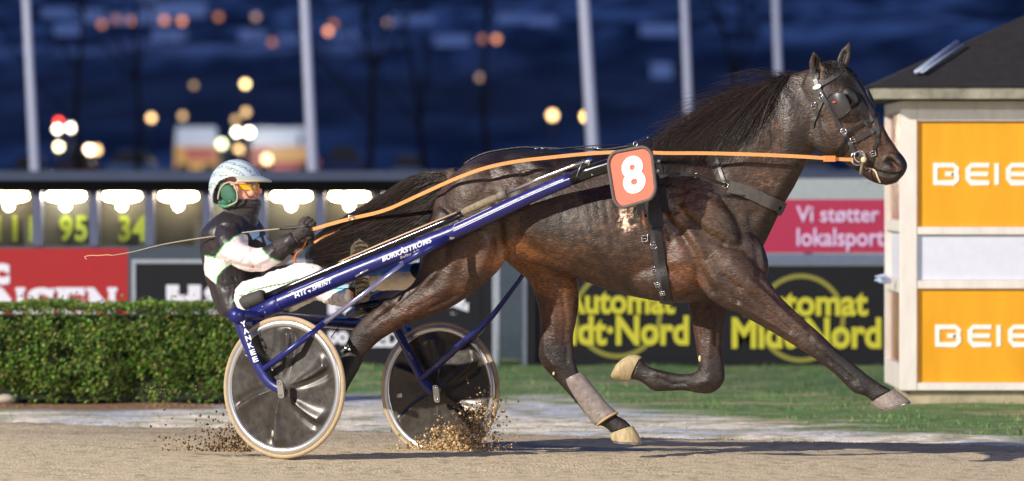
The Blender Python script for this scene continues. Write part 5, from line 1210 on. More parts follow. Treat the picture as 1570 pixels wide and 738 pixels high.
# far side: shaft, fork, braces, foot rest
fs0 = SF(545, 484, .42); fs1 = HF(1000, 236, .37); 
def farx(x_, y_): k = (x_ - 545) / (1000 - 545); Y_ = fs0.y + (fs1.y - fs0.y) * k; return P(x_, y_, Y_)
mb = MB(); mb.tube([farx(535,486), farx(560,470), farx(600,448), farx(650,418), farx(700,384), farx(800,330), farx(900,272), farx(1000,236)], [.026,.034,.034,.034,.034,.034,.032,.02], 20); mb.build('shaft', dblue, su)
ff = SP([(606,500,.79),(622,528,.79),(640,563,.79),(655,590,.79),(668,602,.79)]); mb = MB(); mb.tube([tuple(p) for p in catmull([tuple(p) for p in ff], 3)], .026, 18, flat=.6, up=SF.f.copy()); 
mb.V = []; mb.F = []
ff = SP([(604,497,.67),(622,533,.67),(640,568,.67),(652,590,.67),(668,604,.67)]); mb.tube([tuple(p) for p in catmull([tuple(p) for p in ff], 3)], .024, 18, flat=.6, up=SF.f.copy()); mb.build('fork', blue, su)
mb = MB(); mb.tube(SP([(622,497,.80),(640,535,.80),(655,570,.80),(670,598,.80)]), .018, 12, flat=.6, up=SF.f.copy()); mb.build('fork', dblue, su)
mb = MB(); mb.tube([SF(648,580,.66), P(690,543,.40), P(735,503,.25), P(757,482,.15), P(795,432,.02), P(845,355,-.1), farx(860, 296)], [.018,.018,.016,.014,.011,.011,.011], 14); mb.build('strut', blue, su)
mb = MB(); mb.tube([SF(706,534,.72), P(735,508,.45), P(757,483,.17)], [.014,.014,.012], 12); mb.build('inner_brace', dblue, su)
mb = MB(); mb.tube([P(602,500,.55), P(618,528,.5), P(634,552,.45)], .004, 8); mb.build('cable', blackp, su); mb = MB(); mb.tube([P(527,492,.2), P(507,518,.2)], .003, 6); mb.build('cable', blackp, su)
mb = MB(); mb.tube([P(545,476,.05), P(575,470,.05), P(600,462,.05)], [.03, .035, .02], 14, flat=.6); mb.build('foot_rest', blackp, su)
# seat
mb = MB(); c = SF(392, 482, 0); mb.ell(c, [SF.e * .17, SF.f * .19, Vector((0, 0, .035))], 28, 12); mb.build('seat', mat('seat vinyl', srgb(22, 22, 24), rough=.5), su)
mb = MB(); mb.tube(SP([(352,474,-.05),(340,455,0.0)]), .02, 10); mb.build('seat_stay', dblue, su)
for w_ in (-.14, .14):
    mb = MB(); mb.tube([c + SF.f * w_ - Vector((0, 0, .03)), c + SF.f * w_ + SF.e * .12 - Vector((0, 0, .05))], .014, 10); mb.build('seat_bracket', dblue, su)
# wheels
def wheel(cx_, cy_, w_, near):
    c = SF(cx_, cy_, w_); A = SF.f.copy(); U = Vector((0, 0, 1)); Vv = SF.e.copy()
    if near: tilt = Matrix.Rotation(R(-1.5), 3, SF.e); U = tilt @ U; A = tilt @ A
    def pt(r_, a, h_): return c + (U * math.cos(a) + Vv * math.sin(a)) * r_ + A * h_
    e = bpy.data.objects.new('wheel', None); COL.objects.link(e); e.parent = su
    def torus(name, r0, prof, m_, par, n=128):
        V = []; Fc = []; k = len(prof)
        for i in range(n):
            a = 2 * math.pi * i / n
            for (dr, h_) in prof: V.append(pt(r0 + dr, a, h_))
        for i in range(n):
            for j in range(k):
                q = i * k + j; q2 = i * k + (j + 1) % k; p_ = ((i + 1) % n) * k + j; p2 = ((i + 1) % n) * k + (j + 1) % k; Fc.append((q, q2, p2, p_))
        return mesh_obj(name, V, Fc, m_, par)
    circ = lambda rr, rh, n=14: [(math.cos(2 * math.pi * i / n) * rr, math.sin(2 * math.pi * i / n) * rh) for i in range(n)]
    torus('tyre', .3315, circ(.0118, .0118), mat('tan tyre', srgb(176, 154, 122), rough=.8, var=.12, vscale=30, bump=.3, bscale=100), e)
    rim = torus('rim', .310, [(.012,.011),(.008,.015),(-.004,.016),(-.018,.013),(-.022,.0),(-.018,-.013),(-.004,-.016),(.008,-.015),(.012,-.011)], mat('silver rim', (.66, .65, .63), rough=.28, metal=.85), e)
    # vaned disc
    na, nr_ = 288, 44; nv = 6; r0, r1 = .022, .296
    def dh(r_, a):
        h_ = .013 + .018 * (1 - ((r_ - r0) / (r1 - r0))) ** 1.5; k = (r_ - .05) / (.285 - .05)
        if 0 < k < 1:
            env = min(1, k * 3) * (1 if k < .88 else max(0, (1 - k) / .12)) * (.3 + .7 * k)
            for i in range(nv):
                ac = 2 * math.pi * i / nv + (.26 if near else .05) - .16 * k ** 1.5
                d = (a - ac + math.pi) % (2 * math.pi) - math.pi; s_ = d * r_
                wl = .006 + .042 * k; wr = .004 + .006 * k
                h_ += .024 * env * (math.exp(-(s_ / wl) ** 2) if s_ < 0 else math.exp(-(s_ / wr) ** 2)) - .009 * env * math.exp(-((s_ - .022 - .012 * k) / (.008 + .012 * k)) ** 2)
        return h_
    V = []; Fc = []
    for i in range(na):
        a = 2 * math.pi * i / na
        for j in range(nr_):
            r_ = r0 + (r1 - r0) * j / (nr_ - 1); V.append(pt(r_, a, -dh(r_, a)))
    for i in range(na):
        for j in range(nr_ - 1): q = i * nr_ + j; p_ = ((i + 1) % na) * nr_ + j; Fc.append((q, q + 1, p_ + 1, p_))
    NV = len(V)
    for i in range(na):
        a = 2 * math.pi * i / na
        for r_ in (r1, r0): V.append(pt(r_, a, .012 if r_ == r1 else .03))
    for i in range(na): q = NV + i * 2; p_ = NV + ((i + 1) % na) * 2; Fc.append((q + 1, q, p_, p_ + 1)); Fc.append((i * nr_ + nr_ - 1, q, p_, ((i + 1) % na) * nr_ + nr_ - 1)[::-1])
    disc = mesh_obj('disc', V, Fc, mat('smoked disc', srgb(64, 59, 55), rough=.34, metal=.25, var=.22, vscale=24, rvar=.12, spec=.5), e)
    mb = MB(); mb.tube([c - A * .055, c - A * .034, c + A * .034, c + A * .055], [.016, .026, .026, .016], 20); mb.build('hub', mat('dull steel', (.35, .35, .34)), e)
    mb = MB(); mb.tube([pt(.245, R(193 if near else 262), -dh(.245, 3.4) - .001), pt(.215, R(193 if near else 262), -dh(.215, 3.4) - .002)], .0105, 10, flat=.25, up=A.copy()); mb.build('valve_cover', mat('pale plastic', srgb(190, 180, 165), rough=.5), disc)
    return e
wheel(436, 594, -.7325, True); wheel(675, 598, .7325, False)
# ------------------------------------------------------------------ the driver
k_ = 1 / 311.0
TORSO = [(352,488,400,480,0,.16),(344,478,410,472,0,.168),(338,465,404,452,0,.165),(328,436,396,425,0,.165),(320,405,397,392,0,.175),(317,380,398,368,0,.185),(321,355,394,352,0,.185),(334,335,388,336,0,.135),(346,324,382,328,0,.075)]
ARM_N = [(352,352,-.165,.070),(352,372,-.205,.071),(362,388,-.225,.066),(380,397,-.225,.061),(402,398,-.20,.057),(422,388,-.175,.052),(440,375,-.15,.046),(453,366,-.135,.040)]
ARM_F = [(360,352,.165,.068),(385,372,.21,.066),(405,388,.225,.060),(425,392,.21,.055),(440,384,.19,.050),(455,374,.16,.044),(466,366,.14,.038)]
LEG_N = [(385,462,-.10,.098),(410,452,-.15,.092),(438,438,-.21,.082),(462,426,-.26,.068),(478,426,-.29,.062),(500,444,-.31,.060),(522,452,-.33,.052),(540,453,-.345,.043)]
LEG_F = [(400,462,.10,.096),(440,450,.15,.088),(480,436,.21,.078),(510,428,.25,.066),(535,426,.28,.062),(570,425,.30,.066),(600,424,.32,.064),(626,423,.335,.058),(650,420,.35,.045)]
HEAD = [(354,250,376,250,0,.045),(342,259,388,259,0,.066),(336,272,393,273,0,.074),(336,285,393,285,0,.075),(340,298,392,299,0,.071),(347,310,391,311,0,.062),(354,320,386,322,0,.052),(352,332,382,332,0,.054),(346,345,384,345,0,.07)]
def hand(mb, wr, pc, sgn, g=0.0):
    """closed hand round the reins: palm, four unequal fingers, thumb"""
    wr = Vector(wr); pc = Vector(pc); fw = (pc - wr).normalized(); up = (Vector((0, 0, 1)) - fw * fw.z).normalized(); inn = fw.cross(up); inn = inn if inn.dot(SF.f) * sgn > 0 else -inn     # inn: towards the palm side
    mb.tube([wr - fw * .03, wr, pc - fw * .01, pc + fw * .022], [.030 + g, .029 + g, .036 + g, .033 + g], 16, flat=.62, up=inn.copy())
    for i, (h_, L) in enumerate(((.030, .92), (.010, 1.0), (-.011, .95), (-.031, .78))):
        k0 = pc + fw * (.026 + .004 * math.sin(i)) + up * h_ + inn * .0; r_ = .0108 - .0006 * i
        a = k0 + fw * .026 * L + inn * .012; b = a + inn * .024 * L - fw * .006 - up * .002; c = b - fw * .024 * L + inn * .002
        mb.tube([k0 - fw * .02, k0, (k0 + a) / 2 + fw * .003, a, (a + b) / 2 + fw * .003, b, c], [r_ + g] * 3 + [r_ * .98 + g] * 2 + [r_ * .92 + g, r_ * .75 + g], 10)
    t0 = pc - fw * .012 + up * .026 + inn * .012; t1 = t0 + fw * .026 + up * .016 + inn * .012; t2 = t1 + fw * .026 + up * .002 + inn * .004
    mb.tube([t0 - fw * .012 - up * .008, t0, t1, t2], [.014 + g, .013 + g, .0118 + g, .0095 + g], 10)
HN_ = (SF(452,366,-.135), SF(466,352,-.12), 1); HF_2 = (SF(464,366,.14), SF(474,360,.10), -1)
def foot(mb, ank, heel, toe, side, g=0.0):
    """sole faces the direction of travel; toe up"""
    ank, heel, toe = Vector(ank), Vector(heel), Vector(toe); up = (toe - heel); L = up.length; up.normalize(); back = -(SF.e * .62 + SF.f * .78 * side).normalized(); back = (back - up * back.dot(up)).normalized(); lat = up.cross(back)
    rows = [(-.02, .030, .022, .030), (.03, .037, .036, .034), (.10, .036, .046, .040), (.30, .035, .044, .040), (.55, .042, .036, .032), (.75, .049, .030, .027), (.90, .043, .024, .022), (1.0, .022, .012, .018)]
    n = 20; b0 = len(mb.V)
    for s_, wd, th, off in rows:
        c = heel + up * (s_ * L) + back * off
        for q in range(n):
            a = 2 * math.pi * q / n; mb.V.append(tuple(c + lat * math.cos(a) * (wd + g) + back * (math.sin(a) * (th + g) if math.sin(a) > 0 else math.sin(a) * (off + g))))
    for i in range(len(rows) - 1):
        for q in range(n):
            a = b0 + i * n + q; b = b0 + i * n + (q + 1) % n; mb.F.append((a, b, b + n, a + n))
    mb.F.append(tuple(b0 + q for q in range(n))[::-1]); mb.F.append(tuple(b0 + (len(rows) - 1) * n + q for q in range(n)))
    mb.tube([heel + up * .07 * 1.0 + back * .045, heel + up * .07 + back * .09, ank], [.04 + g, .044 + g, .044 + g], 14)
    return back, lat, up, L, heel
BN = (SF(538,453,-.345), SF(557,461,-.36), SF(551,369,-.36), -1); BF = (SF(648,420,.35), SF(668,436,.36), SF(664,346,.36), 1)
body = MB()
loft_pairs(body, TORSO, SF, grow=-.014); loft_pairs(body, HEAD, SF)
for A_ in (ARM_N, ARM_F): loft_round(body, A_, SF, grow=-.012)
for A_ in (LEG_N, LEG_F): loft_round(body, A_, SF, grow=-.014)
hand(body, *HN_, g=-.0025); hand(body, *HF_2, g=-.0025); foot(body, *BN, g=-.006); foot(body, *BF, g=-.006)
# nose, brow, lips, chin, ears
body.ell(SF(397, 294, 0), [SF.e * .018 + Vector((0, 0, -.004)), SF.f * .013, Vector((0, 0, .017)) + SF.e * .007], 14, 10); body.ell(SF(392, 288, 0), [SF.e * .010, SF.f * .010, Vector((0, 0, .018))], 12, 8)
for s_ in (-1, 1):
    body.ell(SF(391, 281, s_ * .028), [SF.e * .012, SF.f * .024, Vector((0, 0, .007))], 12, 8); body.ell(SF(386, 297, s_ * .036), [SF.e * .018, SF.f * .02, Vector((0, 0, .018))], 12, 8); body.ell(SF(362, 290, s_ * .078), [SF.e * .018, SF.f * .010, Vector((0, 0, .030))], 12, 8)
body.ell(SF(393, 303, 0), [SF.e * .009, SF.f * .022, Vector((0, 0, .006))], 12, 8); body.ell(SF(392, 307, 0), [SF.e * .009, SF.f * .020, Vector((0, 0, .006))], 12, 8); body.ell(SF(390, 315, 0), [SF.e * .012, SF.f * .018, Vector((0, 0, .014))], 12, 8)
BV, BF_ = remesh(body, .0045); BQ, BE = edges_of(BF_); BV = smooth_mesh(BV, BE, 4)
bw = (BV - np.array(SF.o)) @ np.array(SF.f); be = (BV - np.array(SF.o)) @ np.array(SF.e); bp2 = proj(BV)
skin = np.tile(hcol(226, 160, 136), (len(BV), 1)); g = np.exp(-((bp2[:, 0] - 397) ** 2 + (bp2[:, 1] - 294) ** 2) / 40); skin = skin * (1 - .4 * g[:, None]) + hcol(224, 130, 110) * .4 * g[:, None]
g = np.exp(-(((bp2[:, 0] - 395) / 5) ** 2 + ((bp2[:, 1] - 305) / 3.2) ** 2)); skin = skin * (1 - .7 * g[:, None]) + hcol(190, 100, 92) * .7 * g[:, None]
driver = mesh_obj('person', BV, BF_, mat('skin', (.6, .35, .26), rough=.5, attr='Col', spec=.4), colors=skin)
tag(driver, 'person seated on the sulky in black and white silks, white helmet and yellow glasses', 'person')
eyew = mat('eye white', srgb(220, 215, 210), rough=.2)
for s_ in (-1, 1):
    mb = MB(); mb.sph(SF(390, 286, s_ * .031), .0105); o = mb.build('eye', eyew, driver); mb = MB(); mb.sph(SF(390, 286, s_ * .031) + SF.e * .0062, .0056); mb.build('iris', mat('iris', (.03, .02, .012), rough=.1), o)
def cloth(name, mb, vox, it, colf, m_, par=driver):
    V, Fc = remesh(mb, vox); Q, E = edges_of(Fc); V = smooth_mesh(V, E, it); N = vnormals(V, Q)
    return V, Fc, Q, E, N
def folds(V, N, amp, s=16, seed=0.0, stretch=(1, 1, 1)):
    n = np.array([mnoise.fractal(Vector((v[0] * s * stretch[0] + seed, v[1] * s * stretch[1], v[2] * s * stretch[2])), 1.0, 2.0, 3) for v in V]); return V + N * ((np.abs(n) - .2) * amp)[:, None]
# jacket
J = MB(); loft_pairs(J, TORSO, SF, n=36)
for A_ in (ARM_N, ARM_F): loft_round(J, A_, SF)
V, Fc, Q, E, N = cloth('jacket', J, .0048, 6, None, None); V = folds(V, N, .007, 10, 2.0, (1, 1, .7)); V = strokes(V, Q, SF, [([(372,402),(380,388),(392,380)], 3, -.006, -1, 0), ([(388,412),(384,396),(386,384)], 2.5, -.005, -1, 0), ([(350,405),(372,410),(398,414)], 5, -.010, -1, -.05), ([(330,396),(346,398)], 3, -.006, -1, 0), ([(360,425),(385,420)], 4, -.006, -1, 0.1), ([(345,440),(370,436),(392,430)], 4, -.007, -1, .1), ([(395,404),(410,396),(420,384)], 3, .005, -1, -.1), ([(356,420),(364,440),(366,455)], 2, -.004, -1, .1), ([(340,345),(360,350),(380,348)], 4, -.005, -1, .1)], wmax=9)
V = smooth_mesh(V, E, 2)
jp = proj(V); jw = (V - np.array(SF.o)) @ np.array(SF.f); C = np.tile(hcol(44, 38, 40), (len(V), 1))
wh_ = hcol(232, 216, 212); gr_ = hcol(80, 180, 100)
sleeve = [(344,374),(352,371),(358,364),(372,358),(384,363),(397,374),(403,382),(408,390),(416,396),(426,400),(432,401),(420,420),(390,420),(365,412),(352,404),(346,400),(330,394)]
panel = [(314,393),(330,395),(340,398),(356,404),(346,410),(338,418),(333,425),(331,436),(312,420)]
m_n = in_poly(jp, sleeve) & (jw < -.08); C[m_n] = wh_
# sleeve turned down on its own arm: everything of the near arm below the shoulder seam down to the cuff line is white
m_p = in_poly(jp, panel); C[m_p] = wh_
mirror = [(x_ + 62, y_ + 2) for x_, y_ in sleeve]; C[in_poly(jp, mirror) & (jw > .13)] = wh_
for ln in ([(328,396),(345,374),(352,371),(358,364),(372,358)], [(402,382),(408,390),(416,396),(426,400),(434,401)]): C[(poly_dist(jp, ln) < .9) & (jw < -.06)] = gr_
for ln in ([(314,392),(330,394)], [(356,404),(346,410),(338,418),(333,425),(331,436)], [(356,464),(364,450),(368,440)]): C[(poly_dist(jp, ln) < .8) & (jw < .1)] = gr_
lb = hcol(170, 205, 235)
for pg in ([(381,356),(398,352),(398,362),(388,368)], [(404,362),(412,358),(425,370),(420,378),(408,374)], [(392,366),(400,364),(402,372)]): C[in_poly(jp, pg) & (jw > -.12)] = lb
jk = mesh_obj('jacket', V, Fc, mat('silks', (.1, .1, .1), rough=.45, attr='Col', var=.08, vscale=60, bump=.15, bscale=30), driver, colors=C)
# trousers
T = MB(); loft_pairs(T, [(362,484,416,482,0,.15),(358,470,412,460,0,.155),(362,460,404,450,0,.14)], SF)
for A_ in (LEG_N, LEG_F): loft_round(T, A_, SF, grow=.003)
V, Fc, Q, E, N = cloth('trousers', T, .0048, 6, None, None); V = folds(V, N, .012, 13, 5.0); V = strokes(V, Q, SF, [([(470,412),(482,425),(484,440)], 4, -.008, -1, .1), ([(380,470),(410,466),(440,455)], 5, -.007, -1, 0), ([(500,430),(505,445)], 3, -.006, -1, 0), ([(590,410),(600,430)], 3, -.005, 0, 1), ([(575,412),(582,432)], 3, -.005, 0, 1), ([(618,408),(625,430)], 3, -.005, 0, 1)], wmax=9); V = smooth_mesh(V, E, 1)
tp = proj(V); tw = (V - np.array(SF.o)) @ np.array(SF.f); C = np.tile(hcol(238, 228, 220), (len(V), 1))
C[in_poly(tp, [(496,415),(545,425),(545,450),(520,449),(494,444)]) & (tw < 0)] = hcol(168, 212, 232); C[in_poly(tp, [(565,396),(660,396),(660,412),(640,418),(610,417),(565,428)]) & (tw > .05)] = hcol(120, 178, 240)
C[in_poly(tp, [(560,425),(660,415),(660,450),(560,450)]) & (tw > .05)] = hcol(250, 234, 212)
C[(poly_dist(tp, [(366,454),(378,452),(392,444),(415,439),(440,434),(456,428)]) < .9) & (tw < 0)] = hcol(40, 110, 70); C[(poly_dist(tp, [(372,445),(384,447),(396,436)]) < .8) & (tw < 0)] = hcol(90, 220, 130)
C[(tp[:, 0] > 530) & (tp[:, 0] < 548) & (tw < -.2) & (tp[:, 1] > 440)] = hcol(226, 206, 184)
C[(poly_dist(tp, [(498,442),(530,443),(545,441)]) < 1.2) & (tw < 0)] = hcol(70, 140, 130)
tr_ = mesh_obj('trousers', V, Fc, mat('white silks', (.8, .8, .8), rough=.5, attr='Col', var=.06, vscale=40, bump=.3, bscale=45), driver, colors=C)
a = SF(411, 436, -.30); b = SF(440, 427, -.33)
bl0 = SF(410, 437, -.262); put_text('lettering', 'YANKEE', bl0, SF(441, 427, -.305) - bl0, Vector((.004, 0, .020)), mat('pale grey print', srgb(170, 168, 160), rough=.6), tr_, .0, 1.1, .001, nrm=(-SF.f).normalized())
# gloves, boots
Gm = mat('black glove', srgb(58, 50, 46), rough=.7, var=.2, vscale=50, bump=.4, bscale=120)
for H_, arm in ((HN_, ARM_N), (HF_2, ARM_F)):
    mb = MB(); hand(mb, *H_); wr = Vector(H_[0]); el_ = SF(*arm[-3][:3]); d_ = (el_ - wr).normalized(); mb.tube([wr, wr + d_ * .05, wr + d_ * .10], [.036, .046, .052], 14)
    V, Fc = remesh(mb, .0035); Q, E = edges_of(Fc); V = smooth_mesh(V, E, 3); N = vnormals(V, Q); V = folds(V, N, .004, 40); mesh_obj('glove', V, Fc, Gm, driver)
bm_ = mat('dark boot', srgb(34, 30, 28), rough=.5, var=.2); sm_ = mat('boot sole', srgb(112, 98, 74), rough=.85, var=.3, vscale=60, bump=.5, bscale=120)
for Bq in (BN, BF):
    mb = MB(); info = foot(mb, *Bq); V, Fc = remesh(mb, .004); Q, E = edges_of(Fc); V = smooth_mesh(V, E, 3); bt = mesh_obj('boot', V, Fc, bm_, driver)
    back, lat, up, L, heel = info; mb = MB(); out_ = []
    for i in range(40):
        a = 2 * math.pi * i / 40; s_ = .5 + .53 * math.cos(a); wd = np.interp(s_, [0, .1, .3, .55, .75, .92, 1.03], [.026, .037, .033, .041, .049, .040, .0]); out_.append((heel + up * (s_ * L)) + lat * (np.sign(math.sin(a)) * wd * min(1, abs(math.sin(a)) * 3)) - back * .004)
    mb.prism(out_, back * .016); so = mb.build('sole', sm_, bt, smooth=False)
    mb = MB()
    for s_ in np.linspace(.05, .95, 13):
        wd = np.interp(s_, [0, .1, .3, .55, .75, .92, 1.03], [.022, .034, .030, .038, .044, .034, .0]); p0 = heel + up * (s_ * L) - back * .007
        mb.tube([p0 - lat * wd * .9, p0 + up * .008, p0 + lat * wd * .9], .0028, 5)
    for q in np.linspace(-.02, .02, 4): mb.tube([heel + up * (.5 * L) + lat * q * .6 - back * .008, heel + up * (.9 * L) + lat * q * 1.3 - back * .008], .002, 5)
    mb.build('tread', mat('tread rubber', srgb(66, 58, 46), rough=.9), so)
# scarf
mb = MB(); loft_pairs(mb, [(343,303,396,306,0,.078),(341,314,398,315,0,.083),(344,326,394,329,0,.080),(340,338,392,342,0,.088),(332,346,392,352,0,.125)], SF, n=30); V, Fc = remesh(mb, .0042); Q, E = edges_of(Fc); V = smooth_mesh(V, E, 3); N = vnormals(V, Q)
n_ = np.array([mnoise.fractal(Vector((v[0] * 8, v[1] * 8, v[2] * 55)), 1, 2, 3) for v in V]); V = V + N * (n_ * .007)[:, None]; mesh_obj('neck_warmer', V, Fc, mat('black fleece', srgb(46, 38, 34), rough=.95, var=.2, vscale=60, bump=.5, bscale=200, sheen=.5), driver)
# helmet
hc = SF(362, 288, 0); ea, fa, za = .138, .118, .138
def helmet():
    n, m2 = 120, 80; V = []; keep = []; Fc = []
    for i in range(m2 + 1):
        ph = math.pi * i / m2
        for k in range(n):
            th = 2 * math.pi * k / n; e_, f_, z_ = math.sin(ph) * math.cos(th), math.sin(ph) * math.sin(th), math.cos(ph)
            z2 = z_ * (1.0 if z_ > 0 else 1.0); V.append(hc + SF.e * e_ * ea + SF.f * f_ * fa + Vector((0, 0, z2 * za)))
            x_px = e_ * ea * 311 * .866 + 362; cut = np.interp(x_px, [320, 330, 338, 346, 356, 366, 376, 400], [313, 315, 309, 292, 279, 274, 272, 272]); y_px = 288 - z2 * za * 311; keep.append(y_px <= cut)
    for i in range(m2):
        for k in range(n):
            q = (i * n + k, i * n + (k + 1) % n, (i + 1) * n + (k + 1) % n, (i + 1) * n + k)
            if all(keep[x] for x in q): Fc.append(q)
    used = sorted({x for f in Fc for x in f}); mp = {x: i for i, x in enumerate(used)}; return [V[x] for x in used], [tuple(mp[x] for x in f) for f in Fc]
V, Fc = helmet(); hm_ = mat('helmet shell', srgb(206, 212, 214), rough=.22, coat=.5)
t = hm_.node_tree; b = t.nodes['Principled BSDF']; tc = t.nodes.new('ShaderNodeTexCoord'); wv = t.nodes.new('ShaderNodeTexVoronoi'); wv.inputs['Scale'].default_value = 62; wv.feature = 'DISTANCE_TO_EDGE'
sx = t.nodes.new('ShaderNodeSeparateXYZ'); t.links.new(tc.outputs['Object'], sx.inputs[0]); w2 = t.nodes.new('ShaderNodeTexWave'); w2.inputs['Scale'].default_value = 9; w2.inputs['Distortion'].default_value = 3.5; w2.inputs['Detail'].default_value = 1; w2.bands_direction = 'DIAGONAL'
t.links.new(tc.outputs['Object'], wv.inputs['Vector']); t.links.new(tc.outputs['Object'], w2.inputs['Vector'])
r1c = t.nodes.new('ShaderNodeValToRGB'); r1c.color_ramp.elements[0].position = .05; r1c.color_ramp.elements[0].color = srgb(120, 150, 142); r1c.color_ramp.elements[1].position = .16; r1c.color_ramp.elements[1].color = srgb(206, 212, 208); t.links.new(wv.outputs['Distance'], r1c.inputs[0])
r2c = t.nodes.new('ShaderNodeValToRGB'); r2c.color_ramp.elements[0].position = .45; r2c.color_ramp.elements[0].color = (0, 0, 0, 1); r2c.color_ramp.elements[1].position = .55; r2c.color_ramp.elements[1].color = (1, 1, 1, 1); t.links.new(w2.outputs[0], r2c.inputs[0])
x2 = t.nodes.new('ShaderNodeMix'); x2.data_type = 'RGBA'; t.links.new(r2c.outputs[0], x2.inputs[0]); x2.inputs[6].default_value = srgb(196, 208, 222); t.links.new(r1c.outputs[0], x2.inputs[7]); t.links.new(x2.outputs[2], b.inputs['Base Color'])
he = mesh_obj('helmet', V, Fc, hm_, driver); md = he.modifiers.new('s', 'SOLIDIFY'); md.thickness = .007; md.offset = 0
mb = MB(); A = []; B = []; NN = []
for a in np.linspace(-62, 62, 25):
    a = R(a); rim_ = hc + SF.e * math.cos(a) * ea * .97 + SF.f * math.sin(a) * fa * .99 + Vector((0, 0, .052)); ou = rim_ + (SF.e * math.cos(a * .8) + SF.f * math.sin(a * .6)) * (.050 * math.cos(a) ** .6) - Vector((0, 0, .020 * math.cos(a) + .012 * math.sin(a) ** 2))
    A.append(rim_); B.append(ou); NN.append(Vector((0, 0, 1)))
n = len(A); V = []; 
mb.ribbon(A, B, NN, .006); mb.build('brim', mat('brim grey white', srgb(190, 196, 186), rough=.3, coat=.4), he, auto=50)
mb = MB(); mb.tube(B, .005, 8); mb.build('brim_edge', mat('brim edge', srgb(206, 190, 160), rough=.4), he)
for s_ in (-1, 1):
    mb = MB(); mb.ell(SF(350, 297, s_ * .092), [SF.e * .052 + Vector((0, 0, -.01)), SF.f * .018, Vector((0, 0, .056)) - SF.e * .016], 24, 14); mb.ell(SF(343, 311, s_ * .085), [SF.e * .034, SF.f * .014, Vector((0, 0, .018))], 16, 10)
    mb.build('ear_pad', mat('green ear pad', srgb(50, 98, 76), rough=.7, var=.15, vscale=50, bump=.3, bscale=90), he)
    mb = MB(); pts = [SF(x_, y_, s_ * .108) for x_, y_ in ((334,306),(337,292),(345,282),(356,280),(361,288),(364,300),(362,310),(350,316))]; mb.tube([tuple(p) for p in catmull([tuple(p) for p in pts], 4)], .0045, 8); mb.build('ear_edging', mat('grey edging', srgb(168, 164, 140), rough=.5), he)
    mb = MB(); mb.sph(SF(352, 308, s_ * .112), .006, 8, 6); mb.build('snap', chrome, he)
mb = MB(); mb.tube([SF(336,314,-.09), SF(345,317,-.10), SF(360,314,-.092)], .008, 8, flat=.4); mb.build('chin_strap', mat('green strap', srgb(70, 130, 96), rough=.7), he)
# glasses
mb = MB(); A = []; B = []; NN = []; gc = SF(370, 287, 0)
for a in np.linspace(-72, 72, 33):
    nose = math.exp(-(a / 9) ** 2); a = R(a); d_ = (SF.e * math.cos(a) * .092 + SF.f * math.sin(a) * .074); hh = .016 * (1 - .35 * abs(math.sin(a)) ** 3) 
    A.append(gc + d_ + Vector((0, 0, -hh + .014 * nose))); B.append(gc + d_ + Vector((0, 0, hh))); NN.append(d_.normalized())
mb.ribbon(A, B, NN, .003); gl = mb.build('glasses', mat('yellow lens', srgb(250, 200, 20), rough=.08, coat=1, alpha=.72), driver, auto=50)
mb = MB(); mb.tube(B, .0024, 6); mb.build('frame_top', mat('dark frame', srgb(80, 60, 20), rough=.3), gl)
for s_ in (-1, 1):
    mb = MB(); e0 = B[0] if s_ < 0 else B[-1]; mb.tube([e0 - Vector((0, 0, .008)), e0 - SF.e * .03 - Vector((0, 0, .006)) + SF.f * s_ * .008, e0 - SF.e * .07 - Vector((0, 0, .004)) + SF.f * s_ * .008], .0026, 6); mb.build('temple', MATS['dark frame'], gl)
# whip
mb = MB(); pts = catmull([tuple(q) for q in (SF(472,346,-.13), SF(455,349,-.14), SF(430,351,-.15))], 4); mb.tube([tuple(p) for p in pts], [.007] * len(pts), 8)
wp2 = [(430,351,-.15),(390,355,-.17),(340,361,-.2),(290,368,-.22),(245,376,-.25),(205,386,-.27),(172,392,-.28)]
pts = catmull([tuple(SF(*q)) for q in wp2], 5); wm = MB(); wm.tube([tuple(p) for p in pts], [.0042 - .0022 * i / len(pts) for i in range(len(pts))], 8)
wh_o = wm.build('whip', mat('whip shaft', srgb(150, 140, 120), rough=.5)); tag(wh_o, 'long thin driving whip pointing back from the gloved hand past the helmet', 'whip'); mb.build('handle', leather, wh_o)
wm = MB(); wm.tube([tuple(p) for p in catmull([tuple(SF(*q)) for q in ((172,392,-.28),(165,391,-.28),(152,392,-.28),(138,392,-.28),(130,394,-.28),(133,398,-.28))], 4)], .0024, 6); wm.build('lash', mat('lash cord', srgb(196, 160, 120), rough=.7), wh_o)
# orange rein end hanging under the hands
mb = MB(); pts = catmull([tuple(SF(*q)) for q in ((470,366,-.09),(464,380,-.12),(455,388,-.14),(452,398,-.14),(453,408,-.14))], 5); A = [Vector(p) - SF.e * .008 for p in pts]; B = [Vector(p) + SF.e * .008 for p in pts]; mb.ribbon(A, B, [-SF.f] * len(A), .003)
tag(mb.build('rein_end', mat('brown rein end', srgb(170, 96, 52), rough=.6)), 'brown orange end of the reins hanging below the gloved hands', 'rein', None)

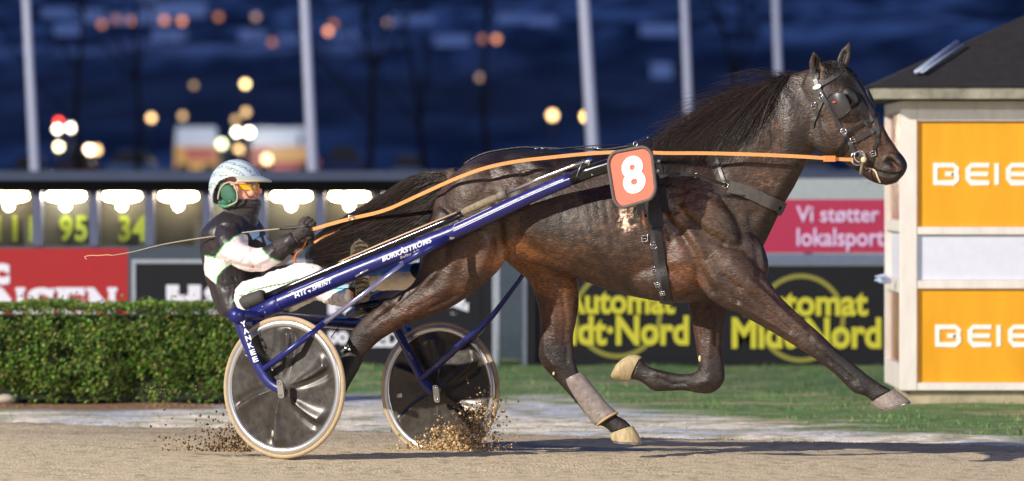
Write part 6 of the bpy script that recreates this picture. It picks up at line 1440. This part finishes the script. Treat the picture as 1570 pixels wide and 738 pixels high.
# ------------------------------------------------------------------ thrown sand
def spray(label, gen, n, cols, smin=.0015, smax=.006):
    V = []; Fc = []; Cc = []
    for i in range(n):
        p = gen(); r_ = smin + (smax - smin) * random.random() ** 4; b0 = len(V); c = lin(random.choice(cols)) * random.uniform(.7, 1.2)
        for d in ((1,0,0),(-1,0,0),(0,1,0),(0,-1,0),(0,0,1),(0,0,-1)): V.append(tuple(p + Vector(d) * r_ * random.uniform(.6, 1.3))); Cc.append(c)
        for f in ((0,2,4),(2,1,4),(1,3,4),(3,0,4),(2,0,5),(1,2,5),(3,1,5),(0,3,5)): Fc.append(tuple(x + b0 for x in f))
    o = mesh_obj('thrown_sand', V, Fc, mat('loose sand', (.4, .33, .25), rough=1, attr='Col', spec=.1), None, smooth=False, colors=np.array(Cc)); tag(o, label, kind='stuff'); return o
sc_ = [(214, 184, 140), (190, 158, 112), (160, 130, 92), (130, 104, 76), (226, 200, 160)]
def g1():
    t_ = random.random() ** 1.5; x_ = random.gauss(690, 38); y_ = 694 - random.expovariate(1 / 15.) * (.4 + .9 * max(0, (min(x_, 745) - 640) / 110)); 
    if random.random() < .35: x_ = 672 + 84 * t_ + random.gauss(0, 15); y_ = 694 - 70 * t_ + random.gauss(0, 14)
    return SF(x_, min(y_, 696), .62 + random.gauss(0, .06))
spray('wet sand thrown up in front of the lower half of the far wheel', g1, 7500, sc_, .0009, .010)
def g2(): x_ = 392 - random.gammavariate(1.6, 34.); y_ = 692 - random.expovariate(1 / 17.) * (.6 + .8 * random.random()); return SF(x_ if x_ > 226 else random.uniform(250, 352), min(y_, 694), -.55 + random.gauss(0, .06))
spray('dark sand clods flying low behind the near wheel', g2, 2300, [(116, 94, 70), (140, 114, 84), (84, 70, 56), (176, 148, 112)], .0009, .009)
def g3(): t_ = random.random(); return P(238 + random.gauss(0, 8) + 12 * t_, 590 + 90 * t_, 1.2 + random.gauss(0, .1))
spray('thin plume of sand specks in the air in front of the hedge', g3, 170, [(196, 172, 120), (170, 150, 100)], .0015, .0045)
def g4(): x_ = random.uniform(-3.0, 3.0); y_ = random.uniform(-1.6, 3.6); y_ = min(y_, E0[1] + (x_ - E0[0]) * ed[1] / ed[0] + .1); return Vector((x_, y_, .018))
o = spray('small loose clods scattered over the track surface', g4, 2600, [(150, 122, 90), (180, 152, 112), (120, 96, 70)], .001, .009); o.name = 'track_clods'
for x_, y_, Yq in ((132, 707, -.4), (710, 712, -.5), (185, 712, -.6)):
    pass

# ------------------------------------------------------------------ move the origins of the Empties to the base of each thing
bpy.context.view_layer.update()
def desc(o):
    for c in o.children:
        yield c
        yield from desc(c)
for o in list(scene.objects):
    if o.type == 'EMPTY' and o.parent is None:
        pts = []
        for c in desc(o):
            if c.type == 'MESH' and len(c.data.vertices):
                v = np.empty(len(c.data.vertices) * 3); c.data.vertices.foreach_get('co', v); v = v.reshape(-1, 3); pts.append(v.min(0)); pts.append(v.max(0))
        if not pts: continue
        pts = np.array(pts); lo, hi = pts.min(0), pts.max(0); base = Vector(((lo[0] + hi[0]) / 2, (lo[1] + hi[1]) / 2, lo[2]))
        o.location = base
        for c in o.children: c.matrix_parent_inverse = Matrix.Translation(-base)
    if '_loc' in o: del o['_loc']
